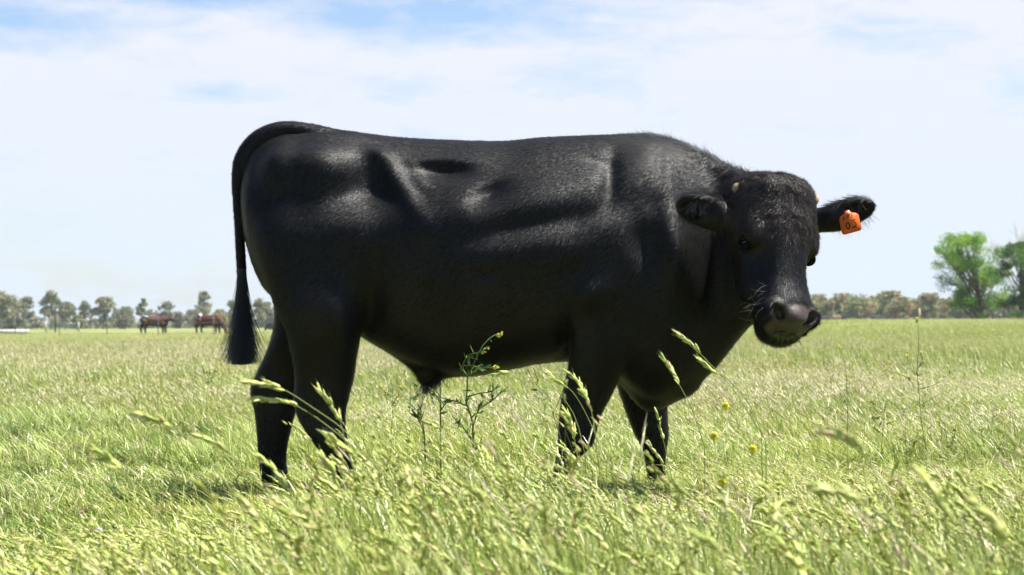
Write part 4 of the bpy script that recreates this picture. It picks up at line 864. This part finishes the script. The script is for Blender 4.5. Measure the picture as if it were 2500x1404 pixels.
# ================================================================== FAR CATTLE
cowm = attr_mat('cow_coat', .75, 0, .2, vary=.12, vscale=5)
def cow(label, u, d, length, hgt, colf, head='up', lying=False, name='cow', flip=False, group=None, patch=None, yaw=0, dz=0):
    Fd = Field((-1.35, -.5, -.05), (1.45, .5, 1.65), .028); L = 1.0
    zb = .0
    Fd.cone((-.60, 0, 1.05), (.48, 0, 1.04), .235, .25, .05, sc=(1, .85, 1)); Fd.cone((-.20, 0, .92), (.38, 0, .90), .27, .28, .08, sc=(1, .9, 1)); Fd.cone((-.75, .0, 1.08), (-.55, 0, 1.12), .15, .19, .06); Fd.cone((.45, 0, 1.2), (.62, 0, 1.05), .14, .2, .06); Fd.cone((.5, 0, .75), (.68, 0, .85), .18, .16, .06)
    if not lying:
        for x, y, kn in ((-.74, -.17, -.03), (-.55, .17, -.05), (.50, -.15, .02), (.62, .15, .02)):
            if x < 0: Fd.chain([(x + .12, y, .95), (x + .02, y, .68), (x - .08, y, .48), (x - .02, y, .12), (x + .03, y, .03)], [.20, .12, .07, .045, .055], .04)
            else: Fd.chain([(x, y, .85), (x - .02, y, .58), (x + kn, y, .36), (x, y, .10), (x + .03, y, .03)], [.14, .085, .06, .042, .055], .04)
    if head == 'up': Fd.chain([(.55, 0, 1.08), (.95, 0, 1.10)], [.20, .14], .05); Fd.chain([(.95, 0, 1.16), (1.15, 0, 1.03), (1.30, 0, .92)], [.12, .09, .065], .03); hx, hz = .98, 1.2
    elif head == 'down': Fd.chain([(.60, 0, 1.0), (.90, 0, .78), (1.02, 0, .62)], [.20, .14, .12], .05); Fd.chain([(1.02, 0, .62), (1.10, 0, .40), (1.12, 0, .24)], [.12, .09, .065], .03); hx, hz = 1.0, .66
    else: Fd.chain([(.55, 0, 1.0), (.85, .0, .80)], [.18, .12], .05); hx, hz = .85, .8
    for sg in (-1, 1): Fd.ell((hx, sg * .18, hz), np.eye(3), (.04, .11, .05), .02)
    Fd.chain([(-.88, 0, 1.15), (-.98, 0, .95), (-.98, 0, .55)], [.03, .022, .045], .02)
    V, Qd = Fd.surface(); V = smooth(V, Qd, 1); cc = V[Qd].mean(1); nn = np.cross(V[Qd[:, 2]] - V[Qd[:, 0]], V[Qd[:, 3]] - V[Qd[:, 1]])
    if ((cc - [0, 0, .9]) * nn).sum() < 0: Qd = Qd[:, ::-1]
    if lying: V = V[:, :]; V[:, 2] = (V[:, 2] - .52); V[:, 2] = np.where(V[:, 2] < 0, V[:, 2] * .05, V[:, 2])
    sc = length / 2.2; col = colf(V); V = V * [sc, sc, hgt / (1.33 if not lying else .85)]
    if flip: V[:, 0] *= -1; Qd = Qd[:, ::-1]
    p = gpos(u, 790, d); o = mesh(name, V, Qd, cowm, col, True); o.location = (p[0], p[1], p[2] + dz); o.rotation_euler = (0, 0, yaw); tag(o, label, 'cow', group)
    if patch:
        mb = MB()
        for (x, z, rx, rz, c) in patch: Vv, Qq = uv((x * sc, -.02, z * hgt / 1.33), np.eye(3), (rx, .24, rz), 12, 8); mb.add(Vv, Qq, c)
        mb.build('marker_patch', cowm, o, True)
    return o
def redbrown(V):
    a = np.clip((V[:, 2] - .78) / .3, 0, 1) * sstep(V[:, 0], -.86, -.6) * sstep(V[:, 0], .85, .45) * (.6 + .4 * vnoise(V, 4, 3.)); return np.array([.045, .022, .016]) * (1 - a[:, None]) + np.array([.11, .038, .017]) * a[:, None]
def redbrown2(V):
    a = np.clip((V[:, 2] - .62) / .3, 0, 1) * sstep(V[:, 0], -.9, -.7) * (.7 + .3 * vnoise(V, 5, 3.)) * sstep(V[:, 0], 1.0, .7); leg = (V[:, 2] < .6) * (V[:, 1] < 0) * .7; a = np.maximum(a, leg); return np.array([.05, .024, .018]) * (1 - a[:, None]) + np.array([.10, .034, .015]) * a[:, None]
black = lambda V: np.tile([.018, .016, .017], (len(V), 1)); tan = lambda V: np.tile([.30, .20, .13], (len(V), 1)); dkb = lambda V: np.tile([.05, .036, .032], (len(V), 1))
WP = (.5, .51, .53); BP = (.14, .34, .46)
cow('red-brown cow with raised dark head and a blue and white patch on its rump', 378, 118, 2.15, 1.22, redbrown, 'up', group='red-brown cows behind the fence', patch=[(-.52, 1.28, .07, .045, WP), (-.64, 1.29, .07, .04, BP), (-.42, 1.25, .07, .04, BP)], dz=-.02)
cow('red-brown cow grazing with lowered dark head and a white patch on its rump', 511, 113, 1.95, 1.28, redbrown2, 'down', group='red-brown cows behind the fence', patch=[(-.62, 1.30, .06, .06, WP), (-.52, 1.22, .06, .08, WP)], yaw=-.25, dz=-.02)
cow('small black cow grazing far off between the tail and hind leg of the bull', 668, 190, 1.7, .85, black, 'down', flip=True, lying=True, dz=.1)
cow('black cow lying beside a tan one below the brown trees', 2014, 250, 1.9, .80, dkb, 'rest', True, dz=.1)
cow('tan cow lying in the far grass just right of the muzzle of the bull', 2041, 252, 1.5, .95, tan, 'rest', True, flip=True, dz=.1)
cow('dark cow lying alone in front of the brown trees', 2139, 250, 1.8, .85, dkb, 'rest', True, dz=.1)
cow('tiny dark calf lying right of the lone dark cow', 2206, 240, 1.1, .45, black, 'rest', True, flip=True, dz=.1)
cow('black cow lying in the shade at the foot of the leafy tree', 2384, 150, .95, .50, black, 'rest', True, dz=.02)

# ================================================================== WEEDS AND SEED STALKS
weedm = attr_mat('weed', .6, .2, .25); 
def pxl(pts, d, jitter=.01):
    p = np.array(pts, float); dd = d + np.cumsum(rng.normal(size=len(p))) * jitter; return P(p[:, 0], p[:, 1], dd)
def smoothline(p, n=14):
    t = np.linspace(0, 1, len(p)); q = cr(np.linspace(0, 1, n), np.column_stack([t, p])) ; return q
def weed(label, d, lines, flowers, leaves=10, r=.0018, col=(.13, .20, .05), group=None):
    o = empty('flowering_weed', (0, 0, 0), label=label, cat='weed', group=group)
    st = [smoothline(pxl(l, d)) for l in lines]; mb = MB(); b0 = st[0][0].copy()
    root = b0.copy(); root[2] = ground_z(root[0], root[1]); base = root + 0; o.location = tuple(base)
    mb.tube(np.array([root, (root + b0) / 2, b0]) - base, r * 1.3, 6, col)
    for i, s in enumerate(st): mb.tube(s - base, np.linspace(r * (1.2 if i == 0 else .85), r * .45, len(s)), 6, col)
    mb.build('stem', weedm, o, True); mb = MB()
    for s in st:
        for k in range(leaves):
            i = rng.integers(1, len(s) - 2); dv = (s[i + 1] - s[i]); dv /= np.linalg.norm(dv) + 1e-9; sd = rng.normal(size=3); dr = dv * .6 + sd * .5; dr /= np.linalg.norm(dr); L = rng.uniform(.012, .038)
            V, Qd, C = strips(s[i][None], (s[i] + dr * L)[None], np.zeros((1, 3)), np.array([rng.uniform(.0012, .003)]), np.cross(dr, rng.normal(size=3))[None], np.array([np.array(col) * rng.uniform(.8, 1.5)]), 3); mb.add(V - base, Qd, C)
    mb.build('leaves', weedm, o)
    for (u, v) in flowers:
        mb = MB(); c = P(np.array(float(u)), np.array(float(v)), d)
        for k in range(9):
            q = c + rng.normal(size=3) * .0035; m = 4; a = np.arange(4) * 1.57 + rng.random(); dd = np.stack([np.cos(a), np.sin(a) * .5, np.sin(a)], 1) + rng.normal(size=(1, 3)) * .5
            V, Qd, C = spindles(np.tile(q, (4, 1)), dd, np.full(4, .0048), np.full(4, .0018), np.tile([.62, .58, .09], (4, 1)) * rng.uniform(.8, 1.05), sides=3); mb.add(V - base, Qd, np.clip(C, 0, .95))
        mb.build('flower', weedm, o)
    return o
c4 = lambda L: [(940 + x / 3.0525, 760 + y / 3.0525) for x, y in L]
weed('branching green weed with small yellow flowers rising in front of the belly of the bull', 6.35,
     [c4([(662, 1180), (658, 1000), (655, 900), (650, 790), (605, 700), (612, 600), (614, 490), (650, 420), (700, 300), (760, 220), (810, 180), (865, 172)]), c4([(612, 480), (580, 430), (592, 370), (640, 322), (690, 310), (758, 272)]),
      c4([(650, 790), (700, 730), (790, 670), (850, 620), (925, 555)]), c4([(605, 705), (540, 675), (470, 655), (400, 640), (370, 618)]), c4([(612, 635), (700, 612), (780, 600), (860, 552)]), c4([(625, 480), (700, 432), (790, 420), (830, 412)]),
      c4([(650, 960), (580, 860), (500, 780)]), c4([(655, 860), (700, 720), (725, 680)]), c4([(660, 1050), (700, 1000), (720, 950)]), c4([(590, 405), (660, 410), (750, 440)])],
     c4([(865, 172), (850, 175), (758, 272), (730, 300), (830, 412), (815, 420)]), 17, .0032, (.09, .15, .035))
weed('thin dark green weed left of the branching flowering weed under the belly', 6.42, [c4([(415, 900), (415, 830), (412, 640), (420, 520)]), c4([(412, 680), (370, 610), (350, 590)]), c4([(415, 740), (450, 690), (470, 670)])], [], 9, .0028, (.08, .12, .03))
weed('spiky narrow-leaved weed just below the belly tuft of the bull', 6.3, [c4([(300, 1040), (290, 900), (268, 780), (215, 715), (160, 675)]), c4([(268, 790), (262, 740), (262, 715)]), c4([(285, 880), (240, 790), (200, 740)])], [], 18, .0026, (.08, .12, .03))
weed('thin dark-budded weed leaning left beside the near foreleg of the bull', 6.1, [[(1372, 1080), (1350, 1010), (1338, 965), (1310, 941), (1282, 892)], [(1310, 941), (1312, 925), (1304, 910)], [(1338, 965), (1322, 958), (1303, 946)], [(1350, 1010), (1362, 985), (1370, 960)]], [], 3, .0014, (.09, .10, .05))
weed('tall thin weed with one yellow flower head above the grass on the right', 7.4, [[(2262, 1100), (2250, 1030), (2244, 960), (2239, 900), (2243, 850), (2240, 778)], [(2238, 930), (2200, 915), (2160, 903)], [(2243, 950), (2290, 935), (2330, 900)], [(2247, 990), (2280, 970), (2310, 955)], [(2240, 900), (2252, 880), (2248, 865)], [(2236, 915), (2222, 895), (2214, 868)]],
     [(2240, 778), (2240, 783), (2214, 868), (2318, 870), (2160, 903), (2248, 862), (2172, 885)], 4, .0016, (.20, .26, .08))
weed('slender weed with a yellow tip between the muzzle of the bull and the tallest weed', 7.6, [[(2070, 1060), (2068, 960), (2063, 890), (2045, 842)], [(2068, 990), (2056, 975), (2050, 960)]], [(2045, 842), (2049, 848)], 4, .0014, (.20, .28, .08))
WD = [(2150, 1120, 150, 8.2, 'slender green weed standing left of the tallest right weed'), (2218, 1180, 150, 7.9, 'dark-stemmed weed in front of the tallest right weed'), (2310, 1150, 130, 8.4, 'bushy green weed right of the tallest right weed'), (2425, 1120, 120, 8.6, 'dark-stemmed weed nearest the right edge of the field'), (955, 1060, 130, 8.6, 'pale green weed behind the near hind leg of the bull'), (1000, 1010, 90, 9.0, 'small yellow-flowered weed under the sheath of the bull'), (505, 960, 60, 11., 'small green weed left of the tail of the bull')]
for (u, v, hh, d, lab) in WD:
    ls = [[(u, v), (u + rng.normal() * 4, v - hh * .5), (u + rng.normal() * 8, v - hh)]]
    fl = []
    for k in range(7):
        s = rng.choice([-1, 1]); y0 = v - hh * rng.uniform(.3, .8); tip = (u + s * rng.uniform(12, 34), y0 - rng.uniform(10, 35)); ls.append([(u, y0), (u + (tip[0] - u) * .5, y0 - 6), tip]); fl.append(tip)
    weed(lab, d, ls, fl[:5], 4, .0014, (.15, .22, .06), 'weeds in the right field' if u > 1800 else None)
# seed-headed stalks one can pick out (tip -> stem), pixel path and depth
def stalk(label, d, path, n=14, w=.0044, L=(.019, .030), cols=HEADC, hf=.42, kind='brome_stalk', long=False):
    p = smoothline(pxl(path, d, .006), 16); base = p[-1].copy(); base[2] = float(ground_z(base[0], base[1])); o = empty(kind, tuple(base), label=label, cat='grass stalk', group='seed-headed grass stalks')
    n = int(n * 1.35); k = int(len(p) * hf); mb = MB(); pts = np.vstack([p, base + (p[-1] - base) * .5, base]) - base; mb.tube(pts, np.linspace(.0006, .0015, len(pts)), 6, (.24, .29, .08)); mb.build('stem', weedm, o, True)
    t = rng.random(n) ; t = np.sort(t) * (k); i = np.clip(t.astype(int), 0, len(p) - 2); c = p[i] + (p[i + 1] - p[i]) * (t - i)[:, None]; d0 = p[i] - p[i + 1]; d0 /= np.linalg.norm(d0, axis=1)[:, None]
    dd = d0 + rng.normal(size=(n, 3)) * (.12 if long else .18); col = jit(cols[rng.choice(5, n, p=[.4, .3, .24, .04, .02])], n); mb = MB()
    V, Qd, C = spindles(c, dd, rng.uniform(*L, n), rng.uniform(w * .7, w * 1.1, n), col, sides=6); mb.add(V - base, Qd, C)
    aw = c + dd / np.linalg.norm(dd, axis=1)[:, None] * (L[1] * .8); V, Qd, C = strips(aw, aw + dd * .010, np.zeros((n, 3)), np.full(n, .0005), np.cross(dd, rng.normal(size=(n, 3))), col, 1); mb.add(V - base, Qd, C)
    mb.build('seed_head', weedm, o, True); return o
ST = [('nodding pale seed head crossing the far hind leg of the bull, uppermost', 3.9, [(612, 934), (655, 938), (700, 955), (770, 1000), (850, 1060), (960, 1190)], 22, .42),
 ('nodding pale seed head just below the uppermost one on the hind leg', 3.9, [(636, 974), (680, 978), (728, 993), (800, 1040), (880, 1110), (985, 1230)], 16, .40),
 ('upright seed head on the near hock of the bull', 4.0, [(782, 960), (805, 985), (830, 1030), (846, 1090), (880, 1200)], 18, .5),
 ('seed head below the near hock of the bull', 3.8, [(800, 1062), (830, 1088), (862, 1110), (905, 1180), (950, 1260)], 20, .5),
 ('bright green seed head against the dark brisket of the bull', 5.3, [(1657, 817), (1685, 838), (1712, 866), (1735, 890), (1790, 950), (1860, 1060)], 26, .42),
 ('browner seed head left of the bright green one on the brisket', 5.0, [(1622, 878), (1640, 905), (1663, 948), (1690, 1000), (1720, 1090)], 22, .48),
 ('green seed head at the lower edge of the dewlap of the bull', 5.2, [(1714, 884), (1742, 905), (1775, 925), (1825, 980), (1870, 1080)], 18, .42),
 ('yellow-green seed head on the near foreleg of the bull', 5.0, [(1385, 908), (1412, 935), (1438, 985), (1452, 1050), (1465, 1160)], 24, .5),
 ('silvery seed head behind the yellow-green one on the foreleg', 5.4, [(1340, 914), (1372, 938), (1402, 962), (1440, 1030), (1480, 1130)], 16, .4),
 ('short seed head low on the near foreleg of the bull', 4.8, [(1378, 1000), (1395, 1030), (1402, 1070), (1412, 1130), (1420, 1200)], 16, .5),
 ('silvery green seed head on the far foreleg of the bull, upper', 6.0, [(1605, 1012), (1612, 1040), (1618, 1070), (1630, 1120), (1645, 1190)], 14, .5),
 ('silvery green seed head on the far foreleg of the bull, lower', 5.8, [(1584, 1082), (1600, 1105), (1618, 1130), (1640, 1180), (1660, 1240)], 14, .5),
 ('blurred seed head floating left of the hind legs', 3.2, [(348, 1016), (395, 1030), (440, 1058), (500, 1110), (600, 1250)], 18, .4),
 ('blurred pale seed head at the left of the meadow', 2.9, [(238, 1104), (275, 1130), (315, 1170), (375, 1250), (440, 1360)], 18, .42),
 ('thin drooping seed head between the left blurred one and the bull', 3.6, [(485, 1064), (530, 1085), (570, 1115), (630, 1180), (700, 1290)], 16, .45),
 ('large blurred seed head arching left in the right foreground', 2.5, [(2022, 1058), (2070, 1070), (2120, 1120), (2150, 1200), (2200, 1340)], 20, .45),
 ('thick yellow blurred seed head lowest in the right foreground', 2.4, [(2012, 1196), (2070, 1208), (2120, 1235), (2190, 1290), (2280, 1400)], 22, .45),
 ('long blurred seed head slanting in the right foreground', 2.4, [(2255, 1170), (2290, 1215), (2330, 1280), (2370, 1350), (2420, 1480)], 22, .5),
 ('blurred seed head nearest the right lower corner', 2.3, [(2380, 1230), (2420, 1270), (2455, 1320), (2490, 1400), (2520, 1500)], 22, .5),
 ('pale seed head in the shade under the belly of the bull', 5.0, [(1040, 1033), (1062, 1040), (1085, 1058), (1110, 1110), (1150, 1210)], 14, .42),
 ('flat pale seed head lying across the gap beneath the belly', 5.6, [(1212, 914), (1240, 908), (1262, 908), (1330, 925), (1400, 1010), (1430, 1120)], 12, .3),
 ('seed head leaning over the lower near hind leg of the bull', 3.7, [(790, 1120), (812, 1150), (830, 1190), (860, 1260), (900, 1340)], 18, .5),
 ('plump seed head left of the near hind hoof of the bull', 3.6, [(640, 1120), (672, 1150), (700, 1190), (740, 1260), (800, 1350)], 20, .5)]
for lab, d, path, n, hf in ST: stalk(lab, d, path, n, hf=hf)
# single yellow flowers and clover heads in the near grass
for i, (u, v, d, lab) in enumerate([(1770, 992, 4.3, 'uppermost of the blurred yellow flowers right of the forelegs'), (1742, 1065, 4.0, 'blurred yellow flower left of the row right of the forelegs'), (1836, 1097, 4.0, 'rightmost of the blurred yellow flowers right of the forelegs'), (1762, 1177, 3.8, 'blurred yellow flower low in the grass right of the forelegs'), (1890, 1240, 3.6, 'blurred yellow flower nearest the bottom of the photo')]):
    c = P(np.array(float(u)), np.array(float(v)), d); base = np.array([c[0] + .02, d, 0.]); o = empty('yellow_flower', tuple(base), label=lab, cat='flower', group='yellow flowers in the near grass'); mb = MB(); mb.tube([(0, 0, 0), (.01, 0, c[2] * .5), c - base], [.0012, .001, .0008], 5, (.25, .33, .1)); mb.build('stem', weedm, o)
    mb = MB(); m = 11; a = np.arange(m) * 2 * math.pi / m; dd = np.stack([np.cos(a), -.35 + 0 * a, np.sin(a)], 1); V, Qd, C = spindles(np.tile(c - base, (m, 1)), dd, np.full(m, .011), np.full(m, .003), np.tile([.80, .70, .05], (m, 1))); mb.add(V, Qd, C); mb.build('petals', weedm, o)
for i, (u, v, d, lab) in enumerate([(2183, 1345, 4.3, 'large pink clover head at the lower right'), (2188, 1372, 4.25, 'deeper pink clover head just under the large one'), (2030, 1380, 4.4, 'pale clover head left of the pink pair at the bottom'), (242, 1297, 5.2, 'white-pink clover head in the lower left grass'), (640, 1130, 6.4, 'small pink clover head beside the far hind leg')]):
    c = P(np.array(float(u)), np.array(float(v)), d); base = np.array([c[0] - .01, d, 0.]); o = empty('clover_flower', tuple(base), label=lab, cat='flower', group='clover flowers in the near grass'); mb = MB(); mb.tube([(0, 0, 0), (0, 0, c[2] * .5), c - base], .0009, 5, (.25, .35, .1)); mb.build('stem', weedm, o)
    mb = MB(); m = 60; dd = rng.normal(size=(m, 3)); dd[:, 2] = np.abs(dd[:, 2]) * 1.1 - .2; V, Qd, C = spindles(np.tile(c - base, (m, 1)), dd, np.full(m, .011), np.full(m, .0022), jit(np.tile([(.56, .42, .37), (.52, .24, .23), (.57, .47, .40), (.60, .52, .47), (.5, .25, .25)][i], (m, 1)), m)); mb.add(V, Qd, C); mb.build('flower_head', weedm, o)

# ================================================================== AIR
hm_ = bpy.data.materials.new('haze'); hm_.use_nodes = True; t = NT(hm_.node_tree); v_ = t.add('ShaderNodeVolumePrincipled', Density=.00022, Anisotropy=.3); v_.inputs['Color'].default_value = (.86, .93, 1, 1)
t.l.new(v_.outputs[0], t.add('ShaderNodeOutputMaterial').inputs['Volume'])
mb = MB(); mb.box((-420, -70, -1.0), (420, 520, 14.0)); tag(mb.build('haze', hm_), kind='stuff')
